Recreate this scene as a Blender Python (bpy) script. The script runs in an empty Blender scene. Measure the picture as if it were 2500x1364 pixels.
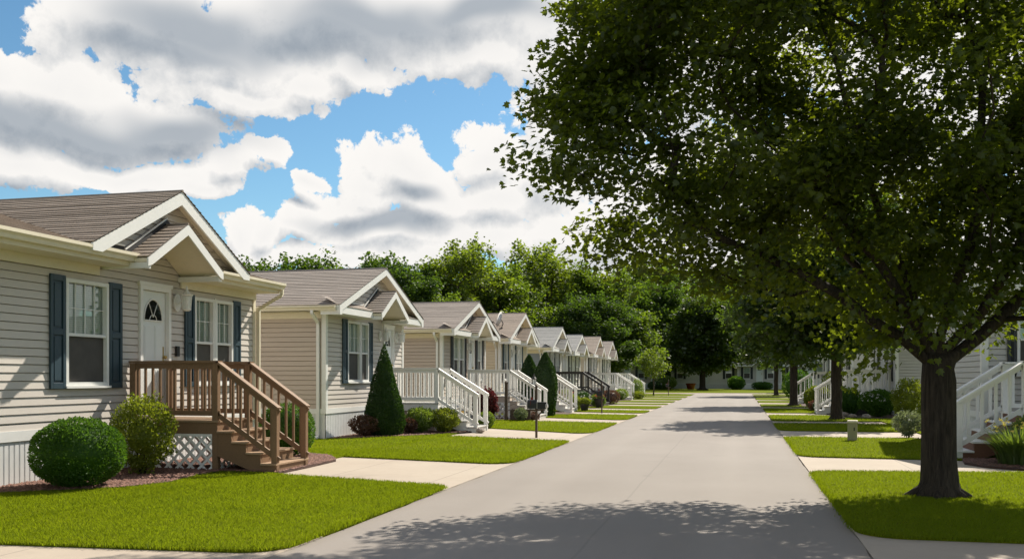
import bpy, math, random
import numpy as np
from math import radians as R, sin, cos, tan, pi, sqrt, atan, atan2

SC = bpy.context.scene
COL = SC.collection
rng = np.random.RandomState(7)
random.seed(7)

# ------------------------------------------------------------------ nodes
def new_mat(name):
    m = bpy.data.materials.new(name); m.use_nodes = True
    nt = m.node_tree; nt.nodes.clear()
    out = nt.nodes.new('ShaderNodeOutputMaterial')
    return m, nt, out

def N(nt, typ, **kw):
    n = nt.nodes.new(typ)
    for k, v in kw.items():
        if k.startswith('i_'):
            n.inputs[k[2:].replace('_', ' ')].default_value = v
        else:
            setattr(n, k, v)
    return n

def L(nt, a, b): nt.links.new(a, b)

def math_(nt, op, a, b=None, c=None, clamp=False):
    n = nt.nodes.new('ShaderNodeMath'); n.operation = op; n.use_clamp = clamp
    for k, x in enumerate((a, b, c)):
        if x is None: continue
        if isinstance(x, (int, float)): n.inputs[k].default_value = x
        else: L(nt, x, n.inputs[k])
    return n.outputs[0]

def mixcol(nt, fac, a, b, blend='MIX'):
    n = nt.nodes.new('ShaderNodeMix'); n.data_type = 'RGBA'; n.blend_type = blend
    for s, x in ((0, fac), (6, a), (7, b)):
        if isinstance(x, (int, float)): n.inputs[s].default_value = x
        elif isinstance(x, tuple): n.inputs[s].default_value = (*x, 1) if len(x) == 3 else x
        else: L(nt, x, n.inputs[s])
    return n.outputs[2]

def ramp(nt, fac, lo, hi):
    n = nt.nodes.new('ShaderNodeMapRange'); n.inputs[1].default_value = lo; n.inputs[2].default_value = hi
    L(nt, fac, n.inputs[0]); return n.outputs[0]

def noise(nt, vec, scale, detail=3, rough=.55, dist=0.0, dim='3D'):
    n = nt.nodes.new('ShaderNodeTexNoise'); n.noise_dimensions = dim
    n.inputs['Scale'].default_value = scale; n.inputs['Detail'].default_value = detail
    n.inputs['Roughness'].default_value = rough; n.inputs['Distortion'].default_value = dist
    L(nt, vec, n.inputs['Vector']); return n

def mapping(nt, vec, scale):
    n = nt.nodes.new('ShaderNodeMapping'); n.inputs['Scale'].default_value = scale
    L(nt, vec, n.inputs['Vector']); return n.outputs[0]

def lerp3(a, f): return tuple(max(0.0, x * f) for x in a)

def mk(name, col, rough=.6, var=.12, scale=3.0, stretch=(1, 1, 1), bump=0.0, bscale=40, spec=.5, metal=0.0, fine=.06, dirt=None):
    """painted or raw surface: two scales of tone variation, fine grain, optional weathering and bump"""
    m, nt, out = new_mat(name)
    b = N(nt, 'ShaderNodeBsdfPrincipled'); L(nt, b.outputs[0], out.inputs[0])
    tc = N(nt, 'ShaderNodeTexCoord'); v = mapping(nt, tc.outputs['Object'], stretch)
    n1 = noise(nt, v, scale, 5); n2 = noise(nt, v, scale * 14, 3)
    c = mixcol(nt, ramp(nt, n1.outputs[0], .3, .7), lerp3(col, 1 - var), lerp3(col, 1 + var))
    c = mixcol(nt, ramp(nt, n2.outputs[0], .25, .75), mixcol(nt, fine * 2, c, (0.02, 0.02, 0.02)), c)
    if dirt:
        n3 = noise(nt, v, dirt[1], 6, .7)
        c = mixcol(nt, math_(nt, 'MULTIPLY', ramp(nt, n3.outputs[0], .55, .8), dirt[2]), c, dirt[0])
    L(nt, c, b.inputs['Base Color'])
    rr = math_(nt, 'ADD', math_(nt, 'MULTIPLY', n2.outputs[0], .15), rough - .07)
    L(nt, rr, b.inputs['Roughness'])
    b.inputs['Metallic'].default_value = metal
    b.inputs['Specular IOR Level'].default_value = spec
    if bump:
        nb = noise(nt, v, bscale, 4)
        bp = N(nt, 'ShaderNodeBump'); bp.inputs['Strength'].default_value = bump; bp.inputs['Distance'].default_value = .02
        L(nt, nb.outputs[0], bp.inputs['Height']); L(nt, bp.outputs[0], b.inputs['Normal'])
    return m

def mk_leaf(name, col, col2, trans=.45, tcol=None, gloss=.06, rough=.45, patch=.9):
    """leaf: diffuse + translucent + a little gloss; every leaf has its own tint"""
    m, nt, out = new_mat(name)
    g = N(nt, 'ShaderNodeNewGeometry'); tc = N(nt, 'ShaderNodeTexCoord')
    big = noise(nt, tc.outputs['Object'], patch, 3)
    f = math_(nt, 'ADD', math_(nt, 'MULTIPLY', g.outputs['Random Per Island'], .6), math_(nt, 'MULTIPLY', ramp(nt, big.outputs[0], .3, .7), .4))
    c = mixcol(nt, f, col, col2)
    tc_ = tcol or (col2[0] * 2.6, col2[1] * 2.3, col2[2] * .8)
    ct = mixcol(nt, f, lerp3(tc_, .75), lerp3(tc_, 1.15))
    d = N(nt, 'ShaderNodeBsdfDiffuse'); L(nt, c, d.inputs[0])
    t = N(nt, 'ShaderNodeBsdfTranslucent'); L(nt, ct, t.inputs[0])
    mx = N(nt, 'ShaderNodeMixShader'); mx.inputs[0].default_value = trans
    L(nt, d.outputs[0], mx.inputs[1]); L(nt, t.outputs[0], mx.inputs[2])
    gl = N(nt, 'ShaderNodeBsdfGlossy'); gl.inputs['Roughness'].default_value = rough
    m2 = N(nt, 'ShaderNodeMixShader'); m2.inputs[0].default_value = gloss
    L(nt, mx.outputs[0], m2.inputs[1]); L(nt, gl.outputs[0], m2.inputs[2]); L(nt, m2.outputs[0], out.inputs[0])
    return m

# ------------------------------------------------------------------ objects
def thing(name, label, cat, loc=(0, 0, 0), rotz=0.0, group=None):
    o = bpy.data.objects.new(name, None); COL.objects.link(o)
    o.empty_display_size = .2
    o.location = loc; o.rotation_euler = (0, 0, rotz)
    o['label'] = label; o['category'] = cat
    if group: o['group'] = group
    return o

def dup(root, loc, rotz=0.0, scale=1.0, label=None):
    """a copy of a thing with copies of its parts and sub-parts"""
    r = root.copy(); COL.objects.link(r)
    r.location = loc; r.rotation_euler = (0, 0, rotz)
    r.scale = scale if isinstance(scale, tuple) else (scale,) * 3
    if label: r['label'] = label
    def rec(a, b):
        for ch in list(a.children):
            c = ch.copy(); COL.objects.link(c); c.parent = b
            rec(ch, c)
    rec(root, r)
    return r

class MB:
    """collects shapes and links them as ONE mesh object"""
    def __init__(s): s.v = []; s.f = []; s.m = []
    def poly(s, pts, mi=0):
        k = len(s.v); s.v.extend([tuple(p) for p in pts]); s.f.append(tuple(range(k, k + len(pts)))); s.m.append(mi)
    def box(s, x0, y0, z0, x1, y1, z1, mi=0):
        if x1 < x0: x0, x1 = x1, x0
        if y1 < y0: y0, y1 = y1, y0
        if z1 < z0: z0, z1 = z1, z0
        k = len(s.v)
        s.v += [(x0, y0, z0), (x1, y0, z0), (x1, y1, z0), (x0, y1, z0), (x0, y0, z1), (x1, y0, z1), (x1, y1, z1), (x0, y1, z1)]
        for q in ((0, 3, 2, 1), (4, 5, 6, 7), (0, 1, 5, 4), (1, 2, 6, 5), (2, 3, 7, 6), (3, 0, 4, 7)):
            s.f.append(tuple(k + i for i in q)); s.m.append(mi)
    def prism(s, pts, off, mi=0):
        """polygon pts (3d, planar) extruded by vector off"""
        k = len(s.v); n = len(pts)
        s.v += [tuple(p) for p in pts] + [tuple(p[i] + off[i] for i in range(3)) for p in pts]
        s.f.append(tuple(range(k + n - 1, k - 1, -1))); s.m.append(mi)
        s.f.append(tuple(range(k + n, k + 2 * n))); s.m.append(mi)
        for i in range(n):
            j = (i + 1) % n
            s.f.append((k + i, k + j, k + n + j, k + n + i)); s.m.append(mi)
    def bar(s, p, q, w, h, up=(0, 0, 1), mi=0):
        """rectangular bar between two points: w across, h along 'up'"""
        p = np.array(p, float); q = np.array(q, float); d = q - p; d /= np.linalg.norm(d)
        sd = np.cross(d, np.array(up, float)); sd /= np.linalg.norm(sd); u = np.cross(sd, d)
        a = sd * w / 2; b = u * h / 2
        s.prism([p - a - b, p + a - b, p + a + b, p - a + b], q - p, mi)
    def tube(s, pts, rad, n=8, mi=0, cap=True):
        pts = [np.array(p, float) for p in pts]
        k0 = len(s.v); prev = None
        for i, p in enumerate(pts):
            d = pts[min(i + 1, len(pts) - 1)] - pts[max(i - 1, 0)]
            d = d / (np.linalg.norm(d) + 1e-9)
            ref = prev if prev is not None else (np.array([1., 0, 0]) if abs(d[0]) < .8 else np.array([0, 1., 0]))
            a = ref - d * np.dot(ref, d); a /= np.linalg.norm(a) + 1e-9; prev = a
            b = np.cross(d, a); r = rad[i] if hasattr(rad, '__len__') else rad
            for j in range(n):
                t = 2 * pi * j / n
                s.v.append(tuple(p + (a * cos(t) + b * sin(t)) * r))
        for i in range(len(pts) - 1):
            for j in range(n):
                j2 = (j + 1) % n
                s.f.append((k0 + i * n + j, k0 + i * n + j2, k0 + (i + 1) * n + j2, k0 + (i + 1) * n + j)); s.m.append(mi)
        if cap:
            s.f.append(tuple(k0 + j for j in range(n - 1, -1, -1))); s.m.append(mi)
            s.f.append(tuple(k0 + (len(pts) - 1) * n + j for j in range(n))); s.m.append(mi)
    def lathe(s, prof, c=(0, 0, 0), n=16, mi=0):
        s.tube([(c[0], c[1], c[2] + z) for z, r in prof], [r for z, r in prof], n, mi)
    def ellipsoid(s, c, r, nu=14, nv=9, mi=0, jit=0.0, rs=None):
        k = len(s.v)
        for i in range(nv + 1):
            t = pi * i / nv
            for j in range(nu):
                p = 2 * pi * j / nu
                q = 1 + (rs.uniform(-jit, jit) if rs is not None else 0)
                s.v.append((c[0] + r[0] * q * sin(t) * cos(p), c[1] + r[1] * q * sin(t) * sin(p), c[2] + r[2] * q * cos(t)))
        for i in range(nv):
            for j in range(nu):
                j2 = (j + 1) % nu
                s.f.append((k + i * nu + j, k + (i + 1) * nu + j, k + (i + 1) * nu + j2, k + i * nu + j2)); s.m.append(mi)
    def build(s, name, mats, parent=None, smooth=False, bevel=0.0):
        me = bpy.data.meshes.new(name); me.from_pydata(s.v, [], s.f)
        mats = mats if isinstance(mats, (list, tuple)) else [mats]
        for m in mats: me.materials.append(m)
        if len(mats) > 1: me.polygons.foreach_set('material_index', s.m)
        if smooth: me.polygons.foreach_set('use_smooth', [True] * len(s.f))
        me.update()
        o = bpy.data.objects.new(name, me); COL.objects.link(o)
        if parent is not None: o.parent = parent
        if bevel:
            md = o.modifiers.new('soft_edges', 'BEVEL'); md.width = bevel; md.segments = 2; md.limit_method = 'ANGLE'; md.angle_limit = R(50)
        return o

def np_mesh(name, verts, loops, starts, totals, mats, parent=None, matidx=None, smooth=False):
    me = bpy.data.meshes.new(name)
    me.vertices.add(len(verts)); me.vertices.foreach_set('co', np.asarray(verts, np.float32).ravel())
    me.loops.add(len(loops)); me.loops.foreach_set('vertex_index', np.asarray(loops, np.int32))
    me.polygons.add(len(starts)); me.polygons.foreach_set('loop_start', np.asarray(starts, np.int32))
    try: me.polygons.foreach_set('loop_total', np.asarray(totals, np.int32))
    except Exception: pass
    for m in (mats if isinstance(mats, (list, tuple)) else [mats]): me.materials.append(m)
    if matidx is not None: me.polygons.foreach_set('material_index', np.asarray(matidx, np.int32))
    if smooth: me.polygons.foreach_set('use_smooth', np.ones(len(starts), bool))
    me.update(calc_edges=True); me.validate()
    o = bpy.data.objects.new(name, me); COL.objects.link(o)
    if parent is not None: o.parent = parent
    return o

def struct(name, mb, mat, kind='structure'):
    o = mb.build(name, mat); o['kind'] = kind; return o

# --- leaf scatter -------------------------------------------------
LEAF_MAPLE = (np.array([[0, 0, 0], [.22, .02, .05], [.50, .22, .10], [.34, .40, .07], [.40, .66, .09], [.16, .62, .04], [0, 1.0, -.06],
                        [-.16, .62, .04], [-.40, .66, .09], [-.34, .40, .07], [-.50, .22, .10], [-.22, .02, .05]], float),
              [(0, 1, 2, 3, 4, 5, 6), (0, 6, 7, 8, 9, 10, 11)])
LEAF_OVAL = (np.array([[0, 0, 0], [.30, .35, .06], [.24, .72, .05], [0, 1, -.05], [-.24, .72, .05], [-.30, .35, .06]], float),
             [(0, 1, 2, 3), (0, 3, 4, 5)])
LEAF_TUFT = (np.array([[0, 0, 0], [.35, .1, .1], [.55, .5, .0], [.25, .55, .08], [.3, .95, -.05], [0, .75, .1], [-.28, 1.0, -.02], [-.3, .6, .05], [-.6, .45, -.05], [-.3, .12, .1]], float),
             [(0, 1, 2, 3), (0, 3, 4, 5), (0, 5, 6, 7), (0, 7, 8, 9)])
LEAF_BLADE = (np.array([[-.06, 0, 0], [.06, 0, 0], [.05, .5, .06], [0, 1, -.04], [-.05, .5, .06]], float), [(0, 1, 2, 3, 4)])

def leaf_arrays(leaf, pos, axis, nrm, size, base_v=0, base_l=0):
    """leaf shape placed at pos with its length along axis, its face towards nrm"""
    lv, lf = leaf; n = len(pos); k = len(lv)
    y = axis / (np.linalg.norm(axis, axis=1, keepdims=True) + 1e-9)
    z = nrm - y * np.sum(nrm * y, axis=1, keepdims=True); z /= np.linalg.norm(z, axis=1, keepdims=True) + 1e-9
    x = np.cross(y, z)
    P = lv[None, :, :] * size[:, None, None]
    V = pos[:, None, :] + P[..., 0:1] * x[:, None, :] + P[..., 1:2] * y[:, None, :] + P[..., 2:3] * z[:, None, :]
    V = V.reshape(-1, 3)
    tmpl = np.concatenate([np.array(f) for f in lf]); tot = np.array([len(f) for f in lf])
    loops = (tmpl[None, :] + (np.arange(n) * k)[:, None] + base_v).ravel()
    totals = np.tile(tot, n)
    starts = np.concatenate([[0], np.cumsum(totals)[:-1]]) + base_l if n else np.array([], int)
    return V, loops, starts, totals

def unit(a): return a / (np.linalg.norm(a, axis=-1, keepdims=True) + 1e-9)
# ------------------------------------------------------------------ materials
M = {}
M['siding_taupe'] = mk('siding_taupe', (.545, .495, .445), .55, .05, .6, (1, 1, 3), .08, 60, fine=.03, dirt=((.30, .26, .21), .5, .22))
M['siding_clay'] = mk('siding_clay', (.505, .42, .35), .55, .05, .6, (1, 1, 3), .08, 60, fine=.03)
M['siding_cream'] = mk('siding_cream', (.66, .57, .42), .55, .04, .6, (1, 1, 3), .08, 60, fine=.03)
M['siding_blue'] = mk('siding_blue', (.22, .25, .29), .55, .06, .6, (1, 1, 3), .08, 60, fine=.03)
M['siding_white'] = mk('siding_white', (.68, .66, .61), .5, .04, .6, (1, 1, 3), .08, 60, fine=.03)
M['siding_grey'] = mk('siding_grey', (.52, .50, .47), .55, .05, .6, (1, 1, 3), .08, 60, fine=.03)
M['siding_sand'] = mk('siding_sand', (.55, .48, .38), .55, .05, .6, (1, 1, 3), .08, 60, fine=.03)
M['skirt_white'] = mk('skirt_white', (.70, .70, .69), .5, .05, .8, (1, 1, .5), fine=.05, dirt=((.35, .31, .25), 1.2, .35))
M['trim_white'] = mk('trim_white', (.76, .755, .73), .42, .03, 1.2, fine=.03)
M['trim_cream'] = mk('trim_cream', (.72, .65, .50), .45, .05, 1.0, fine=.03)
M['paint_white'] = mk('paint_white', (.82, .805, .77), .5, .04, 2.0, (1, 1, 1), .05, 50, fine=.03, dirt=((.42, .36, .27), 2.0, .22))
M['shutter_blue'] = mk('shutter_blue', (.022, .048, .066), .45, .08, 2.0, fine=.03)
M['shutter_dark'] = mk('shutter_dark', (.018, .022, .028), .45, .08, 2.0, fine=.03)
M['door_white'] = mk('door_white', (.70, .73, .72), .4, .03, 1.0, fine=.02)
M['brass'] = mk('brass', (.45, .32, .12), .35, .1, 8, metal=1.0)
M['metal_dark'] = mk('metal_dark', (.02, .02, .022), .45, .1, 6, metal=.3)
M['black_paint'] = mk('black_paint', (.022, .018, .016), .5, .2, 4, fine=.1)
M['shade_strip'] = mk('shade_strip', (.012, .012, .013), .6, .1, 4)  # near-black colour standing in for shade in the gap above porch gables
M['lamp_glass'] = mk('lamp_glass', (.75, .76, .74), .25, .03, 2)
M['room_dark'] = mk('room_dark', (.03, .03, .03), .9, .3, 2)
M['blind'] = mk('blind', (.76, .79, .74), .6, .06, 3)
M['screen'] = mk('screen', (.070, .063, .056), .7, .15, 5, (1, 1, 1))
M['terracotta'] = mk('terracotta', (.38, .17, .09), .8, .15, 6, bump=.1)
M['pot_yellow'] = mk('pot_yellow', (.55, .36, .10), .6, .1, 6)
M['utility_green'] = mk('utility_green', (.37, .34, .20), .55, .1, 3, dirt=((.16, .10, .05), 5, .5))
M['concrete'] = None
M['stone_rock'] = mk('stone_rock', (.30, .25, .21), .85, .25, 8, bump=.3, bscale=20)
M['dish_grey'] = mk('dish_grey', (.62, .60, .57), .5, .1, 5)
M['car_red'] = mk('car_red', (.16, .015, .012), .25, .05, 2)
M['wood_post'] = mk('wood_post', (.075, .05, .035), .75, .25, 4, (1, 1, .15), .25, 40)

def wood_mat(name, col, var=.22):
    m, nt, out = new_mat(name)
    b = N(nt, 'ShaderNodeBsdfPrincipled'); L(nt, b.outputs[0], out.inputs[0])
    tc = N(nt, 'ShaderNodeTexCoord')
    g = N(nt, 'ShaderNodeNewGeometry')
    n0 = noise(nt, tc.outputs['Object'], 1.3, 4)
    n1 = noise(nt, mapping(nt, tc.outputs['Object'], (9, 9, 9)), 4, 6, .65, 1.5)
    c = mixcol(nt, ramp(nt, n1.outputs[0], .3, .7), lerp3(col, 1 - var), lerp3(col, 1 + var))
    c = mixcol(nt, math_(nt, 'MULTIPLY', g.outputs['Random Per Island'], .45), c, lerp3(col, .62))
    c = mixcol(nt, math_(nt, 'MULTIPLY', ramp(nt, n0.outputs[0], .5, .8), .5), c, (col[0] * 1.25, col[1] * 1.25, col[2] * 1.3))
    L(nt, c, b.inputs['Base Color']); b.inputs['Roughness'].default_value = .65
    b.inputs['Specular IOR Level'].default_value = .3
    bp = N(nt, 'ShaderNodeBump'); bp.inputs['Strength'].default_value = .2; bp.inputs['Distance'].default_value = .01
    L(nt, n1.outputs[0], bp.inputs['Height']); L(nt, bp.outputs[0], b.inputs['Normal'])
    return m
M['deck_brown'] = wood_mat('deck_brown', (.225, .135, .075))
M['deck_floor'] = wood_mat('deck_floor', (.36, .24, .15))
M['deck_red'] = wood_mat('deck_red', (.20, .095, .06))

def roof_mat(name, col, axis):
    """asphalt shingles: tabs of slightly different tone along each course, mineral grain"""
    m, nt, out = new_mat(name)
    b = N(nt, 'ShaderNodeBsdfPrincipled'); L(nt, b.outputs[0], out.inputs[0])
    tc = N(nt, 'ShaderNodeTexCoord'); sp = N(nt, 'ShaderNodeSeparateXYZ'); L(nt, tc.outputs['Object'], sp.inputs[0])
    cb = N(nt, 'ShaderNodeCombineXYZ')
    L(nt, sp.outputs[axis], cb.inputs[0]); L(nt, math_(nt, 'MULTIPLY', sp.outputs[2], 1.0), cb.inputs[1])
    br = N(nt, 'ShaderNodeTexBrick'); L(nt, cb.outputs[0], br.inputs['Vector'])
    br.inputs['Scale'].default_value = 1; br.inputs['Brick Width'].default_value = .31; br.inputs['Row Height'].default_value = .066
    br.inputs['Mortar Size'].default_value = .004; br.inputs['Bias'].default_value = 0
    br.inputs['Color1'].default_value = (*lerp3(col, .80), 1); br.inputs['Color2'].default_value = (*lerp3(col, 1.18), 1)
    br.inputs['Mortar'].default_value = (*lerp3(col, .55), 1)
    n1 = noise(nt, tc.outputs['Object'], 90, 3); n2 = noise(nt, tc.outputs['Object'], .5, 4)
    c = mixcol(nt, .55, br.outputs[0], col)
    c = mixcol(nt, ramp(nt, n1.outputs[0], .3, .7), mixcol(nt, .3, c, (0.03, .027, .025)), mixcol(nt, .15, c, (.6, .55, .5)))
    c = mixcol(nt, math_(nt, 'MULTIPLY', ramp(nt, n2.outputs[0], .35, .7), .25), c, lerp3(col, .7))
    L(nt, c, b.inputs['Base Color']); b.inputs['Roughness'].default_value = .9; b.inputs['Specular IOR Level'].default_value = .25
    bp = N(nt, 'ShaderNodeBump'); bp.inputs['Strength'].default_value = .4; bp.inputs['Distance'].default_value = .006
    L(nt, n1.outputs[0], bp.inputs['Height']); L(nt, bp.outputs[0], b.inputs['Normal'])
    return m
for k, c in (('brown', (.33, .265, .215)), ('taupe', (.33, .28, .245)), ('grey', (.36, .355, .34)), ('tan', (.36, .29, .235))):
    M['roof_' + k] = roof_mat('roof_' + k, c, 0)
    M['roof_' + k + '_y'] = roof_mat('roof_' + k + '_y', c, 1)

def glass_mat(name, tint, refl=1.0):
    m, nt, out = new_mat(name)
    gl = N(nt, 'ShaderNodeBsdfGlossy'); gl.inputs['Roughness'].default_value = .015; gl.inputs[0].default_value = (.9, .95, .93, 1)
    tc = N(nt, 'ShaderNodeTexCoord'); nz = noise(nt, tc.outputs['Object'], 1.6, 2)
    bp = N(nt, 'ShaderNodeBump'); bp.inputs['Strength'].default_value = .05; bp.inputs['Distance'].default_value = .02
    L(nt, nz.outputs[0], bp.inputs['Height']); L(nt, bp.outputs[0], gl.inputs['Normal'])
    tr = N(nt, 'ShaderNodeBsdfTransparent'); tr.inputs[0].default_value = (*tint, 1)
    fr = N(nt, 'ShaderNodeFresnel'); fr.inputs[0].default_value = 1.52
    mx = N(nt, 'ShaderNodeMixShader')
    L(nt, math_(nt, 'MULTIPLY_ADD', fr.outputs[0], 1.4 * refl, .06, clamp=True), mx.inputs[0])
    L(nt, tr.outputs[0], mx.inputs[1]); L(nt, gl.outputs[0], mx.inputs[2]); L(nt, mx.outputs[0], out.inputs[0])
    return m
M['glass'] = glass_mat('glass', (.84, .90, .86))
M['screen_glass'] = glass_mat('screen_glass', (.16, .16, .16), .35)

# ground materials -------------------------------------------------
def ground_mats():
    # weathered light grey asphalt
    m, nt, out = new_mat('asphalt'); M['asphalt'] = m
    b = N(nt, 'ShaderNodeBsdfPrincipled'); L(nt, b.outputs[0], out.inputs[0])
    tc = N(nt, 'ShaderNodeTexCoord'); P = tc.outputs['Object']
    n1 = noise(nt, P, .35, 5); n2 = noise(nt, P, 160, 3); n3 = noise(nt, mapping(nt, P, (1, .12, 1)), 1.1, 4); n4 = noise(nt, P, 30, 4)
    c = mixcol(nt, ramp(nt, n1.outputs[0], .3, .7), (.280, .245, .215), (.325, .287, .254))
    c = mixcol(nt, math_(nt, 'MULTIPLY', ramp(nt, n3.outputs[0], .45, .75), .35), c, (.25, .215, .187))
    c = mixcol(nt, math_(nt, 'MULTIPLY', ramp(nt, n2.outputs[0], .35, .7), .45), mixcol(nt, .35, c, (.09, .085, .08)), c)
    c = mixcol(nt, math_(nt, 'MULTIPLY', ramp(nt, n4.outputs[0], .62, .75), .25), c, (.42, .39, .36))
    sp = N(nt, 'ShaderNodeSeparateXYZ'); L(nt, P, sp.inputs[0])
    wob = noise(nt, mapping(nt, P, (0, 1, 0)), .7, 5)
    def seam(x0, w, amp):
        d = math_(nt, 'ABSOLUTE', math_(nt, 'SUBTRACT', math_(nt, 'ADD', sp.outputs[0], math_(nt, 'MULTIPLY', math_(nt, 'SUBTRACT', wob.outputs[0], .5), amp)), x0))
        return math_(nt, 'SUBTRACT', 1.0, ramp(nt, d, w * .4, w), clamp=True)
    c = mixcol(nt, math_(nt, 'MULTIPLY', seam(-1.35, .018, .06), .22), c, (.10, .09, .085))
    n5 = noise(nt, P, 1.7, 2); n6 = noise(nt, P, 9, 4)      # old oil drips
    oil = math_(nt, 'MULTIPLY', ramp(nt, n5.outputs[0], .66, .74), ramp(nt, n6.outputs[0], .45, .65))
    c = mixcol(nt, math_(nt, 'MULTIPLY', oil, .35), c, (.13, .12, .11))
    # wheel tracks worn a little paler, ragged dusty margins
    d1 = math_(nt, 'ABSOLUTE', math_(nt, 'SUBTRACT', math_(nt, 'ABSOLUTE', math_(nt, 'ADD', sp.outputs[0], 1.36)), 1.25))
    tr = math_(nt, 'SUBTRACT', 1.0, ramp(nt, math_(nt, 'ADD', d1, math_(nt, 'MULTIPLY', n3.outputs[0], .25)), .1, .55), clamp=True)
    c = mixcol(nt, math_(nt, 'MULTIPLY', tr, .10), c, (.42, .38, .34))
    d2 = math_(nt, 'ADD', math_(nt, 'ABSOLUTE', math_(nt, 'ADD', sp.outputs[0], 1.365)), math_(nt, 'MULTIPLY', n4.outputs[0], .35))
    c = mixcol(nt, math_(nt, 'MULTIPLY', ramp(nt, d2, 2.42, 2.66), .5), c, (.21, .175, .135))
    L(nt, c, b.inputs['Base Color']); b.inputs['Roughness'].default_value = .85; b.inputs['Specular IOR Level'].default_value = .3
    bp = N(nt, 'ShaderNodeBump'); bp.inputs['Strength'].default_value = .35; bp.inputs['Distance'].default_value = .006
    L(nt, n2.outputs[0], bp.inputs['Height']); L(nt, bp.outputs[0], b.inputs['Normal'])
    # driveway concrete
    m, nt, out = new_mat('concrete'); M['concrete'] = m
    b = N(nt, 'ShaderNodeBsdfPrincipled'); L(nt, b.outputs[0], out.inputs[0])
    tc = N(nt, 'ShaderNodeTexCoord'); P = tc.outputs['Object']
    n1 = noise(nt, P, .8, 5); n2 = noise(nt, P, 120, 3); n3 = noise(nt, P, 5, 5, .7)
    c = mixcol(nt, ramp(nt, n1.outputs[0], .3, .7), (.415, .345, .275), (.47, .40, .32))
    c = mixcol(nt, math_(nt, 'MULTIPLY', ramp(nt, n3.outputs[0], .52, .78), .35), c, (.31, .26, .205))
    n7 = noise(nt, P, .55, 3); c = mixcol(nt, math_(nt, 'MULTIPLY', math_(nt, 'MULTIPLY', ramp(nt, n7.outputs[0], .56, .66), ramp(nt, n3.outputs[0], .4, .6)), .4), c, (.24, .205, .165))
    c = mixcol(nt, math_(nt, 'MULTIPLY', ramp(nt, n2.outputs[0], .3, .7), .25), mixcol(nt, .2, c, (.15, .13, .11)), c)
    sp = N(nt, 'ShaderNodeSeparateXYZ'); L(nt, P, sp.inputs[0])
    fx = math_(nt, 'ABSOLUTE', math_(nt, 'SUBTRACT', math_(nt, 'FRACT', math_(nt, 'MULTIPLY', math_(nt, 'ADD', sp.outputs[0], 40.15), 1 / 1.75)), .5))
    c = mixcol(nt, math_(nt, 'MULTIPLY', math_(nt, 'SUBTRACT', 1.0, ramp(nt, fx, .0035, .006), clamp=True), .6), c, (.16, .14, .12))
    L(nt, c, b.inputs['Base Color']); b.inputs['Roughness'].default_value = .85; b.inputs['Specular IOR Level'].default_value = .3
    bp = N(nt, 'ShaderNodeBump'); bp.inputs['Strength'].default_value = .15; bp.inputs['Distance'].default_value = .005
    L(nt, n2.outputs[0], bp.inputs['Height']); L(nt, bp.outputs[0], b.inputs['Normal'])
    # turf below the blades
    m, nt, out = new_mat('turf'); M['turf'] = m
    b = N(nt, 'ShaderNodeBsdfPrincipled'); L(nt, b.outputs[0], out.inputs[0])
    tc = N(nt, 'ShaderNodeTexCoord'); P = tc.outputs['Object']
    n1 = noise(nt, P, .45, 4); n2 = noise(nt, P, 70, 4, .7); n3 = noise(nt, P, 2.2, 4)
    c = mixcol(nt, ramp(nt, n1.outputs[0], .3, .7), (.098, .150, .003), (.168, .195, .004))
    c = mixcol(nt, math_(nt, 'MULTIPLY', ramp(nt, n3.outputs[0], .4, .75), .4), c, (.175, .165, .006))
    c = mixcol(nt, ramp(nt, n2.outputs[0], .3, .75), mixcol(nt, .5, c, (.03, .045, .004)), mixcol(nt, .12, c, (.30, .33, .02)))
    L(nt, c, b.inputs['Base Color']); b.inputs['Roughness'].default_value = .9; b.inputs['Specular IOR Level'].default_value = .03
    bp = N(nt, 'ShaderNodeBump'); bp.inputs['Strength'].default_value = .6; bp.inputs['Distance'].default_value = .03
    L(nt, n2.outputs[0], bp.inputs['Height']); L(nt, bp.outputs[0], b.inputs['Normal'])
    M['mulch'] = mk('mulch', (.085, .042, .03), .9, .35, 14, bump=.6, bscale=45, fine=.2)
    m, nt, out = new_mat('mulch_bits'); M['mulch_bits'] = m
    b = N(nt, 'ShaderNodeBsdfPrincipled'); L(nt, b.outputs[0], out.inputs[0]); b.inputs['Roughness'].default_value = .85
    g = N(nt, 'ShaderNodeNewGeometry')
    c = mixcol(nt, g.outputs['Random Per Island'], (.075, .034, .024), (.25, .13, .095)); L(nt, c, b.inputs['Base Color'])
ground_mats()

# leaves -----------------------------------------------------------
M['leaf_maple'] = mk_leaf('leaf_maple', (.026, .040, .006), (.050, .072, .009), .45, (.21, .27, .009), .03, .45)
M['leaf_street'] = mk_leaf('leaf_street', (.017, .034, .006), (.036, .062, .009), .40, (.13, .21, .009), .05, .45)
M['leaf_wood_dark'] = mk_leaf('leaf_wood_dark', (.018, .042, .007), (.042, .080, .011), .38, (.13, .23, .012), .04, .5, .25)
M['leaf_wood_light'] = mk_leaf('leaf_wood_light', (.050, .085, .009), (.095, .135, .014), .44, (.27, .37, .016), .04, .5, .25)
M['leaf_wood_mid'] = mk_leaf('leaf_wood_mid', (.032, .066, .008), (.068, .108, .012), .42, (.21, .32, .014), .04, .5, .25)
M['leaf_box'] = mk_leaf('leaf_box', (.022, .065, .008), (.055, .12, .012), .30, (.16, .33, .02), .02, .5, 3)
M['leaf_lime'] = mk_leaf('leaf_lime', (.060, .095, .010), (.165, .195, .018), .36, (.36, .43, .025), .03, .4, 3)
M['leaf_green'] = mk_leaf('leaf_green', (.05, .10, .012), (.11, .17, .02), .38, (.30, .42, .03), .06, .4, 3)
M['leaf_cone'] = mk_leaf('leaf_cone', (.012, .038, .009), (.030, .070, .012), .22, (.07, .16, .012), .04, .5, 3)
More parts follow.
